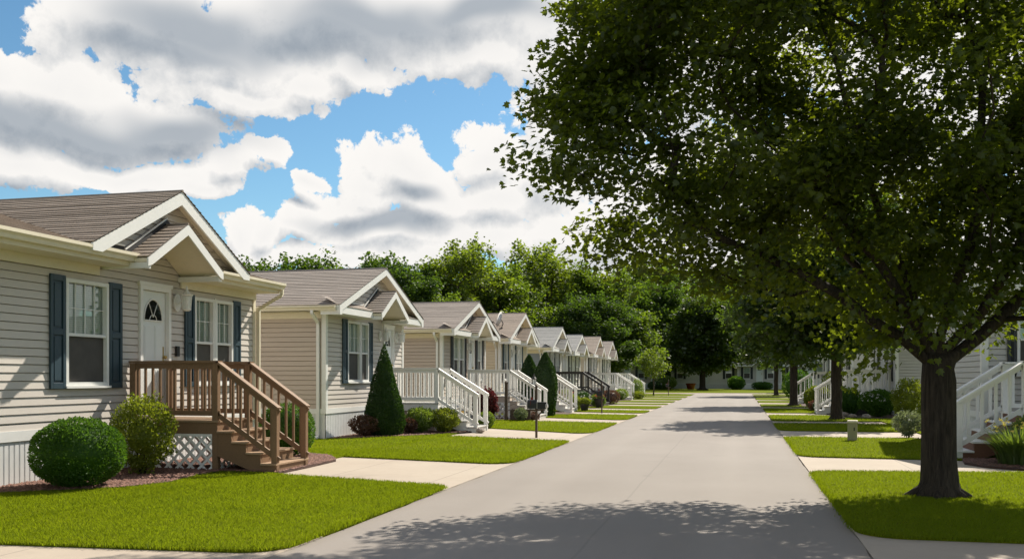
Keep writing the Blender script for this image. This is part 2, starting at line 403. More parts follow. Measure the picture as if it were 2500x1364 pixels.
M['leaf_red'] = mk_leaf('leaf_red', (.050, .009, .012), (.11, .020, .020), .32, (.22, .035, .035), .05, .45, 3)
M['leaf_plum'] = mk_leaf('leaf_plum', (.05, .022, .016), (.12, .062, .035), .3, (.22, .10, .05), .05, .45, 3)
M['leaf_lily'] = mk_leaf('leaf_lily', (.045, .085, .02), (.10, .16, .03), .35, (.25, .36, .03), .10, .35, 3)
M['leaf_grey'] = mk_leaf('leaf_grey', (.09, .12, .06), (.18, .22, .12), .3, (.30, .36, .14), .05, .45, 3)
M['petal_white'] = mk_leaf('petal_white', (.55, .55, .50), (.75, .74, .70), .3, (.7, .7, .6), .03, .5, 3)
M['petal_yellow'] = mk_leaf('petal_yellow', (.45, .38, .05), (.62, .52, .10), .35, (.7, .6, .08), .03, .5, 3)
M['petal_pink'] = mk_leaf('petal_pink', (.45, .12, .08), (.60, .22, .14), .35, (.7, .2, .1), .03, .5, 3)
M['grass_blade'] = mk_leaf('grass_blade', (.070, .126, .004), (.180, .204, .008), .45, (.31, .395, .008), .01, .5, .8)

def bark(name, c0, c1):
    m, nt, out = new_mat(name)
    b = N(nt, 'ShaderNodeBsdfPrincipled'); L(nt, b.outputs[0], out.inputs[0])
    tc = N(nt, 'ShaderNodeTexCoord')
    n1 = noise(nt, mapping(nt, tc.outputs['Object'], (1, 1, .12)), 26, 6, .7, .6); n2 = noise(nt, tc.outputs['Object'], 2.2, 4)
    c = mixcol(nt, ramp(nt, n1.outputs[0], .35, .68), c0, c1)
    c = mixcol(nt, math_(nt, 'MULTIPLY', ramp(nt, n2.outputs[0], .45, .75), .4), c, lerp3(c1, .8))
    L(nt, c, b.inputs['Base Color']); b.inputs['Roughness'].default_value = .9; b.inputs['Specular IOR Level'].default_value = .2
    bp = N(nt, 'ShaderNodeBump'); bp.inputs['Strength'].default_value = .9; bp.inputs['Distance'].default_value = .025
    L(nt, n1.outputs[0], bp.inputs['Height']); L(nt, bp.outputs[0], b.inputs['Normal'])
    return m
M['bark'] = bark('bark', (.016, .012, .009), (.070, .053, .039))
M['bark_grey'] = bark('bark_grey', (.035, .028, .022), (.12, .10, .08))
# ------------------------------------------------------------------ walls, roofs
def siding(mb, O, U, Nn, urange, z0, z1, exp=.115, openings=(), lap=.016, mi=0):
    """lapped boards on the plane O + u*U + z*Z, each leaning out by 'lap' at its lower edge; openings = (u0,u1,z0,z1)"""
    O = np.array(O, float); U = np.array(U, float); Nn = np.array(Nn, float); Z = np.array([0, 0, 1.])
    P = lambda u, z, o: O + U * u + Z * z + Nn * o
    edges = set()
    k = 0
    while z0 + k * exp < z1: edges.add(round(z0 + k * exp, 4)); k += 1
    boards = sorted(edges)
    cuts = sorted(edges | {z1} | {round(z, 4) for o in openings for z in o[2:4] if z0 < z < z1})
    for a, b in zip(cuts[:-1], cuts[1:]):
        if b - a < 1e-3: continue
        bd = max(x for x in boards if x <= a + 1e-6)
        off = lambda z: lap * (1 - (z - bd) / exp) + .002
        (la, ra), (lb, rb) = urange(a), urange(b)
        segs = [(la, ra, lb, rb)]
        for (u0, u1, w0, w1) in openings:
            if w0 < b - 1e-4 and w1 > a + 1e-4:
                nxt = []
                for (p, q, r, s) in segs:
                    if u0 > p and u0 < q: nxt.append((p, u0, r, u0))
                    if u1 < q and u1 > p: nxt.append((u1, q, u1, s))
                    if u1 <= p or u0 >= q: nxt.append((p, q, r, s))
                segs = nxt
        for (p, q, r, s) in segs:
            if q - p < .004 and s - r < .004: continue
            gv = .011
            if b - a > .03 and abs(b - bd - exp) < .02:        # board face, then the groove that tucks under the next board
                c = b - gv; t = (c - a) / (b - a); pc, qc = p + (r - p) * t, q + (s - q) * t
                mb.poly([P(p, a, off(a)), P(q, a, off(a)), P(qc, c, off(c)), P(pc, c, off(c))], mi)
                mb.poly([P(pc, c, off(c)), P(qc, c, off(c)), P(s, b, -.026), P(r, b, -.026)], mi)
            else:
                mb.poly([P(p, a, off(a)), P(q, a, off(a)), P(s, b, off(b)), P(r, b, off(b))], mi)
            if abs(a - bd) < 1e-4:
                mb.poly([P(p, a, -.028), P(q, a, -.028), P(q, a, off(a)), P(p, a, off(a))], mi)

def skirting(mb, O, U, Nn, u0, u1, z0, z1, pitch=.095, depth=.012):
    O = np.array(O, float); U = np.array(U, float); Nn = np.array(Nn, float); Z = np.array([0, 0, 1.])
    P = lambda u, z, o: O + U * u + Z * z + Nn * o
    u = u0
    while u < u1 - 1e-4:
        e = min(u + pitch, u1); w = e - u
        a, b, c = u + w * .72, u + w * .80, u + w * .92
        for (p, q, op, oq) in ((u, a, depth, depth), (a, b, depth, 0), (b, c, 0, 0), (c, e, 0, depth)):
            mb.poly([P(p, z0, op), P(q, z0, oq), P(q, z1, oq), P(p, z1, op)])
        u = e
    mb.poly([P(u0, z0 - .0, depth + .012), P(u1, z0, depth + .012), P(u1, z0 + .05, depth + .012), P(u0, z0 + .05, depth + .012)])
    mb.poly([P(u0, z0 + .05, depth + .012), P(u1, z0 + .05, depth + .012), P(u1, z0 + .05, 0), P(u0, z0 + .05, 0)])

def roof_slope(mb, p0, p1, h, pitch, run, course=.145, thick=.014, seg=.45, rs=None, mi=0, wav=.01):
    """shingle courses from the eave line p0-p1 up along horizontal direction h"""
    p0 = np.array(p0, float); p1 = np.array(p1, float); h = np.array(h, float)
    ln = np.linalg.norm(p1 - p0); d = (p1 - p0) / ln
    up = h + np.array([0, 0, pitch]); sl = np.linalg.norm(up); up /= sl
    nrm = np.cross(d, up); nrm *= np.sign(nrm[2])
    total = run * sl; n = max(1, int(round(total / course))); c = total / n
    ns = max(1, int(ln / seg)); xs = np.linspace(0, ln, ns + 1)
    rs = rs or np.random.RandomState(3)
    lines = []
    for k in range(n + 1):
        j = rs.uniform(-wav, wav, ns + 1) if 0 < k < n else np.zeros(ns + 1)
        j = (j + np.roll(j, 1) + np.roll(j, -1)) / 2
        lines.append(k * c + j)
    for k in range(n):
        t = thick * rs.uniform(.7, 1.25)
        for i in range(ns):
            a, b = p0 + d * xs[i], p0 + d * xs[i + 1]
            la, lb = a + up * lines[k][i], b + up * lines[k][i + 1]
            ua, ub = a + up * (lines[k + 1][i]), b + up * (lines[k + 1][i + 1])
            mb.poly([la + nrm * t, lb + nrm * t, ub + nrm * .001, ua + nrm * .001], mi)
            mb.poly([la - nrm * .004, lb - nrm * .004, lb + nrm * t, la + nrm * t], mi)
    return nrm

# ------------------------------------------------------------------ windows, doors
def window(parent, y0, y1, z0, z1, nx=3, nz=2, shutters=(True, True), sh_mat='shutter_blue', sw=.30, blind=True, detail=True):
    """double-hung window in the wall plane x = 0 of its house, with its shutters"""
    zm = z0 + (z1 - z0) * .48; f = .055
    mb = MB()
    # casing
    mb.box(-.10, y0, z0, .045, y0 + f, z1); mb.box(-.10, y1 - f, z0, .045, y1, z1)
    mb.box(-.10, y0 + f, z1 - f, .045, y1 - f, z1); mb.box(-.10, y0 + f, z0, .045, y1 - f, z0 + f)
    mb.box(.0, y0 - .02, z0 - .035, .075, y1 + .02, z0 - .001)          # sill
    mb.box(-.05, y0 + f, zm - .022, .028, y1 - f, zm + .022)            # meeting rail
    iy0, iy1 = y0 + f, y1 - f
    for k in range(1, nx):
        y = iy0 + (iy1 - iy0) * k / nx; mb.box(-.026, y - .006, zm + .022, -.010, y + .006, z1 - f)
    for k in range(1, nz):
        z = zm + .022 + (z1 - f - zm - .022) * k / nz
        mb.box(-.024, iy0, z - .006, -.012, iy1, z + .006)
    mb.box(-.30, iy0, z0 + f, -.28, iy1, z1 - f, 1)                      # dim room behind
    for (a, b) in ((iy0 - .003, iy0), (iy1, iy1 + .003)): mb.box(-.28, a, z0 + f, -.10, b, z1 - f, 1)
    mb.box(-.28, iy0, z1 - f, -.10, iy1, z1 - f + .003, 1); mb.box(-.28, iy0, z0 + f - .003, -.10, iy1, z0 + f, 1)
    w = mb.build('window', [M['trim_white'], M['room_dark']], parent)
    g = MB(); g.poly([(-.032, iy0, zm), (-.032, iy1, zm), (-.032, iy1, z1 - f), (-.032, iy0, z1 - f)]); g.build('glass_pane', M['glass'], w)
    s = MB(); s.poly([(-.018, iy0, z0 + f), (-.018, iy1, z0 + f), (-.018, iy1, zm - .02), (-.018, iy0, zm - .02)]); s.build('insect_screen', M['screen'], w)
    if blind:
        bl = MB(); z = z1 - f - .02; low = z0 + f + .02 if blind == 'full' else zm - .06
        while z > low:
            bl.poly([(-.060, iy0 + .01, z), (-.060, iy1 - .01, z), (-.050, iy1 - .01, z - .031), (-.050, iy0 + .01, z - .031)]); z -= .032
        bl.build('blind', M['blind'], w)
    for side, on in zip((0, 1), shutters):
        if not on: continue
        a, b = (y0 - sw - .015, y0 - .015) if side == 0 else (y1 + .015, y1 + .015 + sw)
        sm = MB(); st = .055; za, zb = z0 - .04, z1 + .03; zc = za + (zb - za) * .5
        sm.box(.018, a, za, .052, a + st, zb); sm.box(.018, b - st, za, .052, b, zb)
        for (p, q) in ((za, za + .09), (zc - .045, zc + .045), (zb - .09, zb)): sm.box(.018, a + st, p, .052, b - st, q)
        for (p, q) in ((za + .09, zc - .045), (zc + .045, zb - .09)):
            sm.box(.018, a + st, p, .030, b - st, q)
            sm.box(.030, a + st + .03, p + .03, .042, b - st - .03, q - .03)
        sm.build('shutter', M[sh_mat], parent, bevel=.004 if detail else 0)
    return w

def door(parent, y0, y1, z0, z1, fan=True, storm=True):
    mb = MB(); f = .07
    mb.box(-.08, y0, z0, .05, y0 + f, z1); mb.box(-.08, y1 - f, z0, .05, y1, z1); mb.box(-.08, y0 + f, z1 - f, .05, y1 - f, z1)
    mb.box(.0, y0 - .03, z1, .062, y1 + .03, z1 + .06)
    mb.box(-.08, y0 + f, z0, .05, y1 - f, z0 + .03)
    fr = mb.build('door_frame', M['trim_white'], parent)
    d = MB(); a, b = y0 + f + .006, y1 - f - .006; d.box(-.06, a, z0 + .032, -.02, b, z1 - f - .006)
    zc = z0 + (z1 - z0) * .36
    for (p, q) in ((z0 + .16, zc), (zc + .12, z0 + (z1 - z0) * .70)):
        for (u, v) in ((a + .09, (a + b) / 2 - .035), ((a + b) / 2 + .035, b - .09)):
            d.box(-.020, u, p, -.012, v, q); d.box(-.012, u + .03, p + .03, -.006, v - .03, q - .03)
    dr = d.build('door', M['door_white'], parent, bevel=.003)
    if fan:
        zc = z0 + (z1 - z0) * .735; yc = (a + b) / 2; r = (b - a) * .36; hh = .36
        ring = MB(); pts = [(-.012, yc + r * cos(pi * k / 12), zc + hh * sin(pi * k / 12)) for k in range(13)]
        ring.tube(pts + [pts[0]], .014, 6)
        for t in (60, 120): ring.tube([(-.012, yc, zc + .06), (-.012, yc + r * .98 * cos(R(t)), zc + hh * .98 * sin(R(t)))], .007, 5)
        ring.tube([(-.012, yc + .1 * cos(pi * k / 8), zc + .1 * sin(pi * k / 8)) for k in range(9)], .007, 5)
        rg = ring.build('door_light', M['trim_white'], dr)
        gp = MB(); gp.poly([(-.016, p[1], p[2]) for p in pts]); gp.build('glass_pane', M['screen_glass'], rg)
    hd = MB(); yk = b - .07; hd.lathe([(0, .012), (.03, .012), (.032, .027), (.06, .030), (.075, .018)], n=10)
    hd.v = [(-.02 + z, yk + x, z0 + .98 + y) for (x, y, z) in hd.v]
    hd.box(-.021, yk - .022, z0 + .92, -.016, yk + .022, z0 + 1.16)
    hd.build('handle', M['brass'], dr)
    return dr

def wall_lamp(parent, y, z, s=1.0):
    mb = MB()
    mb.prism([(.014, y + .075 * s * cos(t), z + .12 * s * sin(t)) for t in np.linspace(0, 2 * pi, 15)[:-1]], (.03, 0, 0))
    mb.tube([(.04, y, z - .02 * s), (.10 * s, y, z + .02 * s), (.15 * s, y, z + .01 * s)], .012 * s, 6)
    mb.lathe([(.10 * s, .072 * s), (.12 * s, .085 * s), (.135 * s, .05 * s), (.17 * s, .022 * s), (.24 * s, .006 * s)], (.17 * s, y, z - .02), 10)
    mb.lathe([(-.10 * s, .03 * s), (-.085 * s, .055 * s), (-.07 * s, .058 * s)], (.17 * s, y, z - .02), 10)
    for k in range(6):
        t = 2 * pi * k / 6
        mb.bar((.17 * s + .056 * s * cos(t), y + .056 * s * sin(t), z - .09 * s), (.17 * s + .072 * s * cos(t), y + .072 * s * sin(t), z + .085 * s), .008, .008)
    w = mb.build('wall_lamp', M['trim_white'], parent)
    g = MB(); g.lathe([(-.07 * s, .048 * s), (.095 * s, .064 * s)], (.17 * s, y, z - .02), 10); g.build('lamp_glass', M['lamp_glass'], w)
    return w

def downspout(parent, pts, mat='trim_cream', w=.07, h=.05):
    mb = MB()
    for a, b in zip(pts[:-1], pts[1:]):
        d = np.array(b, float) - np.array(a, float)
        mb.bar(a, b, w, h, up=(0, 1, 0) if abs(d[2]) > .6 * np.linalg.norm(d) else (0, 0, 1))
    return mb.build('downspout', M[mat], parent)

def gutter(parent, p, q, out, mat='trim_cream', hgt=.115, dep=.11):
    """K-style trough hung along p-q, opening upward, 'out' pointing away from the wall"""
    p = np.array(p, float); q = np.array(q, float); o = np.array(out, float); Z = np.array([0, 0, 1.])
    prof = [(0, 0), (0, -hgt), (dep * .62, -hgt), (dep * .74, -hgt * .62), (dep, -hgt * .36), (dep, 0), (dep - .012, 0), (dep - .012, -.018), (.012, -.018)]
    mb = MB(); mb.prism([p + o * a + Z * b for a, b in prof], q - p)
    return mb.build('gutter', M[mat], parent)

def porch_gable(root, yc, hw, zf, pitch, x1, roof, seed=1, soffit='trim_cream', x0=-.6):
    """small decorative gable over the entrance, in front of the wall x = 0"""
    rs = np.random.RandomState(seed)
    za = zf + pitch * hw
    mb = MB()
    for s in (-1, 1):
        p0 = (x0, yc + s * hw, zf); p1 = (x1 + .03, yc + s * hw, zf)
        roof_slope(mb, p0, p1, (0, -s, 0), pitch, hw, .13, .012, .4, rs)
    mb.tube([(x0, yc, za + .006), (x1 + .03, yc, za + .006)], .02, 6)
    pr = mb.build('porch_roof', M[roof], root)
    sm = MB(); t = .10
    for s in (-1, 1):
        sm.prism([(.02, yc + s * hw, zf - .03), (x1 - .002, yc + s * hw, zf - .03), (x1 - .002, yc, za - .03), (.02, yc, za - .03)], (0, 0, -.05))
    sm.build('soffit', M[soffit], pr)
    tm = MB(); hb = .15; dv = hb * sqrt(1 + pitch ** 2)
    for s in (-1, 1):
        tm.prism([(x1, yc + s * (hw + .005), zf - .004 - .02), (x1, yc, za - .006), (x1, yc, za - dv), (x1, yc + s * (hw - .10), zf + pitch * .10 - dv), (x1, yc + s * (hw + .005), zf - dv + .03)], (.028, 0, 0))
        tm.box(.02, yc + s * (hw - .10), zf - dv - .00, x1 - .003, yc + s * hw, zf - .09)
    tm.build('rake_trim', M['trim_white'], pr)
    return pr

def gable_front(root, xp, yc, gy0, gy1, zb, apex_y, apex_z, gp, py, phw, pz, pp, sid):
    """sided gable panel standing forward of the wall, with a black strip painted as the shaded gap and a white bead above the porch gable"""
    za = pz + pp * phw; ex = .115; zt = zb + math.ceil((za + .05 - zb) / ex) * ex; mb = MB()
    lo_ = lambda z: max(gy0, apex_y - (apex_z - z) / gp); hi_ = lambda z: min(gy1, apex_y + (apex_z - z) / gp)
    cl = lambda a, b: (a, max(a, b)); cr = lambda a, b: (min(a, b), b); wd = lambda z: max(0.0, (za - z) / pp)
    siding(mb, (xp, 0, 0), (0, 1, 0), (1, 0, 0), lambda z: cl(lo_(z), py - wd(z)), zb, zt, ex)
    siding(mb, (xp, 0, 0), (0, 1, 0), (1, 0, 0), lambda z: cr(py + wd(z), hi_(z)), zb, zt, ex)
    siding(mb, (xp, 0, 0), (0, 1, 0), (1, 0, 0), lambda z: (lo_(z), hi_(z)), zt, apex_z - .05, ex)
    g = mb.build('gable_panel', M[sid], root)
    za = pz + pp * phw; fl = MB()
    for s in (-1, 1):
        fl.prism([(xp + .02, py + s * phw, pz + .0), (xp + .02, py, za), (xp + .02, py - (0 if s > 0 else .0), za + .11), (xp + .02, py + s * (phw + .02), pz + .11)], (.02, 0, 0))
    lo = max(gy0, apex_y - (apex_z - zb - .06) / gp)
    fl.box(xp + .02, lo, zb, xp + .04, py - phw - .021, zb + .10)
    fl.build('shade_strip', M['shade_strip'], g)  # black strip: the gap's shadow put into colour, no real roofing part
    tr = MB(); tr.bar((xp + .05, py - phw - .02, pz + .115), (xp + .05, py, za + .115), .025, .025, (1, 0, 0)); tr.bar((xp + .05, lo + .12, zb + .11), (xp + .05, py - phw - .03, zb + .11), .025, .025, (1, 0, 0)); tr.build('flashing_trim', M['trim_white'], g)

# ------------------------------------------------------------------ house with its gable to the street
def gable_house(name, label, loc, rot=0.0, W=5.3, D=12.0, sid='siding_taupe', sid_side=None, roof='brown', eave=3.2, pitch=.39,
                ohy=.34, ohx=.50, sk=.74, porch=None, wins=(), doors=(), lamps=(), sh='shutter_blue', seed=1, group=None, trim='trim_cream', spout=True, cat='house', exp=.115, chim=False):
    root = thing(name, label, cat, loc, rot, group)
    rs = np.random.RandomState(seed)
    zr = eave + pitch * (W / 2 + ohy); wt = eave + pitch * ohy - .03
    ops = [(w[0], w[1], w[2], w[3]) for w in wins] + [(d[0], d[1], d[2], d[3]) for d in doors]
    fr = MB()
    siding(fr, (0, 0, 0), (0, 1, 0), (1, 0, 0),
           lambda z: (0, W) if z <= wt else (min(W / 2, (z - wt) / pitch), max(W / 2, W - (z - wt) / pitch)), sk, zr - .06, exp, ops)
    fr.build('front_wall', M[sid], root)
    ss = M[sid_side or sid]
    for y, n in ((0, -1), (W, 1)):
        mb = MB(); siding(mb, (0, y, 0), (-1, 0, 0), (0, n, 0), lambda z: (0, D), sk, wt, exp); mb.build('side_wall', ss, root)
    bk = MB(); siding(bk, (-D, 0, 0), (0, 1, 0), (-1, 0, 0), lambda z: (0, W) if z <= wt else (min(W / 2, (z - wt) / pitch), max(W / 2, W - (z - wt) / pitch)), sk, zr - .06, exp)
    bk.build('back_wall', ss, root)
    kb = MB()
    skirting(kb, (0, 0, 0), (0, 1, 0), (1, 0, 0), 0, W, -.03, sk - .11); skirting(kb, (0, 0, 0), (-1, 0, 0), (0, -1, 0), 0, D, -.03, sk - .11)
    skirting(kb, (0, W, 0), (-1, 0, 0), (0, 1, 0), 0, D, -.03, sk - .11); skirting(kb, (-D, 0, 0), (0, 1, 0), (-1, 0, 0), 0, W, -.03, sk - .11)
    kb.build('skirting', M['skirt_white'], root)
    bd = MB(); z0, z1 = sk - .115, sk + .005
    bd.box(.0, -.03, z0, .03, W + .03, z1); bd.box(-D, -.03, z0, 0, -.0, z1); bd.box(-D, W, z0, 0, W + .03, z1)
    bd.build('base_trim', M['trim_white'], root)
    for y in (0, W):
        s = -1 if y == 0 else 1; ct = MB()
        ct.box(-.085, y + s * .004, sk + .005, .026, y + s * .028, wt - .02); ct.box(.004, y + s * .0045, sk + .005, .028, y - s * .085, wt - .02)
        ct.build('corner_trim', M['trim_white'], root)
    # roof
    rf = MB(); xe = ohx + .045
    for s, y in ((1, -ohy), (-1, W + ohy)):
        roof_slope(rf, (-D - .3, y, eave), (xe, y, eave), (0, s, 0), pitch, W / 2 + ohy, .145, .013, .6, rs)
    rf.tube([(-D - .3, W / 2, zr + .008), (xe, W / 2, zr + .008)], .028, 6)
    ro = rf.build('roof', M['roof_' + roof], root)
    if chim:
        cb = MB(); cb.lathe([(0, .06), (.42, .06), (.42, .085), (.5, .085), (.52, .03)], (-4.2, W * .3, eave + pitch * (W * .3 + ohy)), 10); cb.build('vent_pipe', M['dish_grey'], ro)
    so = MB()
    for y0, z0, y1 in ((-ohy, eave, W / 2), (W + ohy, eave, W / 2)):
        so.prism([(-.01, y0, z0 - .03), (ohx - .002, y0, z0 - .03), (ohx - .002, y1, zr - .03), (-.01, y1, zr - .03)], (0, 0, -.05))
        a, b = (y0, 0) if y0 < 0 else (W, y0)
        so.box(-D - .3, a, eave - .155, -.012, b, eave - .14)
    so.build('soffit', M[trim], root)
    hb = .17; dv = hb * sqrt(1 + pitch ** 2)
    for s in (0, 1):
        Y = lambda v: v if s == 0 else W - v
        tm = MB()
        tm.prism([(ohx, Y(-ohy - .005), eave - .02), (ohx, Y(W / 2), zr - .012), (ohx, Y(W / 2), zr - dv), (ohx, Y(-ohy + .16), eave + pitch * .16 - dv), (ohx, Y(-ohy + .12), eave - dv - .05), (ohx, Y(-ohy - .005), eave - dv - .05)], (.03, 0, 0))
        tm.box(.035, Y(-ohy - .003), eave - dv - .05, ohx - .002, Y(-ohy + .02), eave - .02)
        tm.build('rake_trim', M['trim_white'], root)
    # side eaves
    for y, s in ((-ohy, -1), (W + ohy, 1)):
        fb = MB(); fb.box(-D - .3, y, eave - .16, ohx - .004, y - s * .02, eave - .015); fb.build('fascia', M[trim], root)
        fz = MB(); yy = 0 if s < 0 else W
        fz.box(-D, yy + s * .002, eave - .30, -.09, yy + s * .035, eave - .156); fz.build('frieze_board', M[trim], root)
        gutter(root, (-D - .3, y + s * .002, eave - .02), (ohx - .06, y + s * .002, eave - .02), (0, s, 0), trim)
    if spout:
        downspout(root, [(-.16, -ohy - .05, eave - .13), (-.16, -ohy - .05, eave - .20), (-.16, -.065, eave - .42), (-.16, -.065, .10), (-.16, -.2, .04)], 'trim_white')
    # eave board across the front, broken by the porch gable
    if porch:
        yc, hw, zf, x1 = porch
        pp = .62
        porch_gable(root, yc, hw, zf, pp, x1, 'roof_' + roof, seed + 5, trim, .18)
        for a, b in ((-ohy + .03, yc - hw), (yc + hw, W + ohy - .03)):
            if b - a < .08: continue
            e = MB(); e.box(.03, a, eave - .20, ohx + .01, b, eave - .03)
            pe = e.build('eave_board', M['trim_white'], root)
            rr = MB(); roof_slope(rr, (ohx + .02, b, eave - .03), (ohx + .02, a, eave - .03), (-1, 0, 0), .5, ohx - .02, .13, .012, .5, rs); rr.build('shingles', M['roof_' + roof + '_y'], pe)
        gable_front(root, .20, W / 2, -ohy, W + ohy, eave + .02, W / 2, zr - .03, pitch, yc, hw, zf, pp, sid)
    for w in wins: window(root, *w[:4], nx=w[4], nz=w[5], shutters=w[6], sh_mat=sh, sw=w[7] if len(w) > 7 else .28, blind=w[8] if len(w) > 8 else True)
    for d in doors: door(root, *d[:4])
    for l in lamps: wall_lamp(root, *l)
    return root

# ------------------------------------------------------------------ porch decks with stairs
def lattice_panel(mb, O, U, Nn, w, z0, z1, sp=.140, sw=.040):
    O = np.array(O, float); U = np.array(U, float); Nn = np.array(Nn, float); Z = np.array([0, 0, 1.]); h = z1 - z0
    k = -h
    for sgn in (1, -1):
        c = -h if sgn > 0 else 0
        while c < (w if sgn > 0 else w + h):
            # line u = c + sgn * t , t in 0..h
            t0, t1 = 0, h
            if sgn > 0: t0, t1 = max(t0, -c), min(t1, w - c)
            else: t0, t1 = max(t0, c - w), min(t1, c)
            if t1 - t0 > .02:
                a = O + U * (c + sgn * t0) + Z * (z0 + t0) + Nn * (.004 * sgn); b = O + U * (c + sgn * t1) + Z * (z0 + t1) + Nn * (.004 * sgn)
                mb.bar(a, b, .007, sw, up=np.cross(b - a, Nn))
            c += sp * sqrt(2)
    e = .04
    P = lambda u, z: O + U * u + Z * z
    for a, b in ((P(0, z0 + e / 2), P(w, z0 + e / 2)), (P(0, z1 - e / 2), P(w, z1 - e / 2))): mb.bar(a + Nn * .01, b + Nn * .01, .014, e, up=Z)

def railing(root, a, b, zb, zt, mats, cap=.13, baluster=.034, gap=.125, skip=(0, 0), apron=.085, zb2=None, zt2=None):
    """rail section from a to b (x,y); zb/zt = height of bottom rail and cap at a (zb2/zt2 at b)"""
    zb2 = zb if zb2 is None else zb2; zt2 = zt if zt2 is None else zt2
    A = np.array([a[0], a[1], 0.]); B = np.array([b[0], b[1], 0.]); Z = np.array([0, 0, 1.])
    mb = MB()
    mb.bar(A + Z * (zt - .018), B + Z * (zt2 - .018), cap, .036)
    mb.bar(A + Z * (zt - .038 - apron / 2), B + Z * (zt2 - .038 - apron / 2), .038, apron)
    mb.bar(A + Z * (zb + .04), B + Z * (zb2 + .04), .038, .08)
    r = mb.build('railing', mats, root)
    ln = np.linalg.norm(B - A); n = max(1, int(ln / gap))
    for k in range(1, n):
        t = k / n; p = A + (B - A) * t; lo = zb + (zb2 - zb) * t; hi = zt + (zt2 - zt) * t
        q = MB(); h = baluster / 2; d = (B - A) / ln; s = np.array([-d[1], d[0], 0]) * .0
        q.box(p[0] - h, p[1] - h, lo + .05, p[0] + h, p[1] + h, hi - .06); q.build('baluster', mats, r)
    return r

def deck(label, loc, rot=0.0, Dp=1.6, Wd=1.15, zf=.82, zr=.95, main='deck_brown', floor=None, under='lattice', run=.27, stair_w=None, post=.095, group='porch decks along the street', fasc=None, tread=None, gap=.125, riser=None, cap=.13, bal=.034):
    """deck against the wall x=0, floor at zf, stairs down towards +x"""
    root = thing('porch_deck', label, 'porch deck', loc, rot, group)
    floor = floor or main; tread = tread or floor; fasc = fasc or main; riser = riser or main
    mm = M[main]
    fb = MB(); y = -.02
    while y < Wd + .01:
        fb.box(.02, y, zf - .03, Dp + .02, min(y + .135, Wd + .03), zf); y += .141
    fb.build('deck_floor', M[floor], root)
    rim = MB(); rim.box(.02, 0, zf - .215, Dp, .04, zf - .032); rim.box(.02, Wd - .04, zf - .215, Dp, Wd, zf - .032); rim.box(Dp - .04, .042, zf - .215, Dp, Wd - .042, zf - .032)
    rim.build('rim_board', M[fasc], root)
    sw = stair_w or Wd
    zt = zf + zr
    px = Dp - .05
    def pst(x, y, z0, z1):
        p = MB(); h = post / 2; p.box(x - h, y - h, z0, x + h, y + h, z1); p.build('post', mm, root, bevel=.006)
    pst(px, .05, -.02, zt - .038); pst(px, Wd - .05, -.02, zt - .038)
    pst(.07, .05, zf, zt - .038); pst(.07, Wd - .05, zf, zt - .038)
    for y in (.05, Wd - .05): railing(root, (.02, y), (Dp + .02, y), zf + .07, zt, mm, gap=gap, cap=cap, baluster=bal)
    n = max(2, int(round(zf / .168))); rise = zf / n; xs = Dp
    end = Dp + run * (n - 1)
    for y in (.05, sw - .05):
        pst(end - .03, y, -.02, zt - zf + rise * .5)
        railing(root, (Dp - .02, y), (end + .04, y), zf + .05, zt, mm, zb2=.05 + rise * .75, zt2=zt - zf + rise * .55, gap=gap, cap=cap, baluster=bal)
    for y in (.0, sw - .04):
        pts = [(xs, -.01)]
        for k in range(n - 1):
            zz = zf - rise * (k + 1); pts_k = zz - .036
        prof = [(xs + .001, zf - rise - .036)]
        for k in range(n - 1):
            zz = zf - rise * (k + 1) - .036
            prof += [(xs + run * k + .001, zz), (xs + run * (k + 1) - .01, zz)]
        prof = prof[1:]
        prof += [(end - .01, -.01), (end - run * 1.1, -.01), (xs + .001, zf - rise - .40)]
        s = MB(); s.prism([(p[0], y, p[1]) for p in prof], (0, .04, 0)); s.build('stringer', M[fasc], root)
    for k in range(n - 1):
        zz = zf - rise * (k + 1)
        t = MB(); t.box(xs + run * k - .005, -.025, zz - .034, xs + run * (k + 1) + .02, sw + .025, zz); t.build('tread', M[tread], root, bevel=.006)
        t = MB(); t.box(xs + run * (k + 1) - .012, .042, max(zz - rise + .002, -.01), xs + run * (k + 1) - .002, sw - .042, zz - .036); t.build('riser', M[riser], root)
    if under == 'lattice' or under == 'dark_lattice':
        lm = M['paint_white'] if under == 'lattice' else M['paint_white']
        for (O, U, Nn, w) in (((.03, .02, 0), (1, 0, 0), (0, -1, 0), Dp - .13), ((.03, Wd - .02, 0), (1, 0, 0), (0, 1, 0), Dp - .13), ((Dp - .03, .1, 0), (0, 1, 0), (1, 0, 0), Wd - .2)):
            lb = MB(); lattice_panel(lb, O, U, Nn, w, .0, zf - .217); lb.build('lattice', lm, root)
    elif under:
        for (x0, y0, x1, y1) in ((.03, .015, Dp - .1, .035), (.03, Wd - .035, Dp - .1, Wd - .015), (Dp - .035, .1, Dp - .015, Wd - .1)):
            lb = MB(); lb.box(x0, y0, -.02, x1, y1, zf - .217); lb.build('skirt_panel', M[under], root)
    return root
# ------------------------------------------------------------------ plants
def stems(parent, c, r, h, n, rs, mat='bark', r0=.012):
    mb = MB()
    for k in range(n):
        t = 2 * pi * k / n + rs.uniform(-.4, .4); q = rs.uniform(.35, .8)
        mb.tube([(c[0] + .03 * cos(t), c[1] + .03 * sin(t), c[2] - .03), (c[0] + r * .4 * q * cos(t), c[1] + r * .4 * q * sin(t), c[2] + h * .35), (c[0] + r * q * cos(t), c[1] + r * q * sin(t), c[2] + h * .75)], [r0, r0 * .75, r0 * .4], 5)
    return mb.build('stem', M[mat], parent)

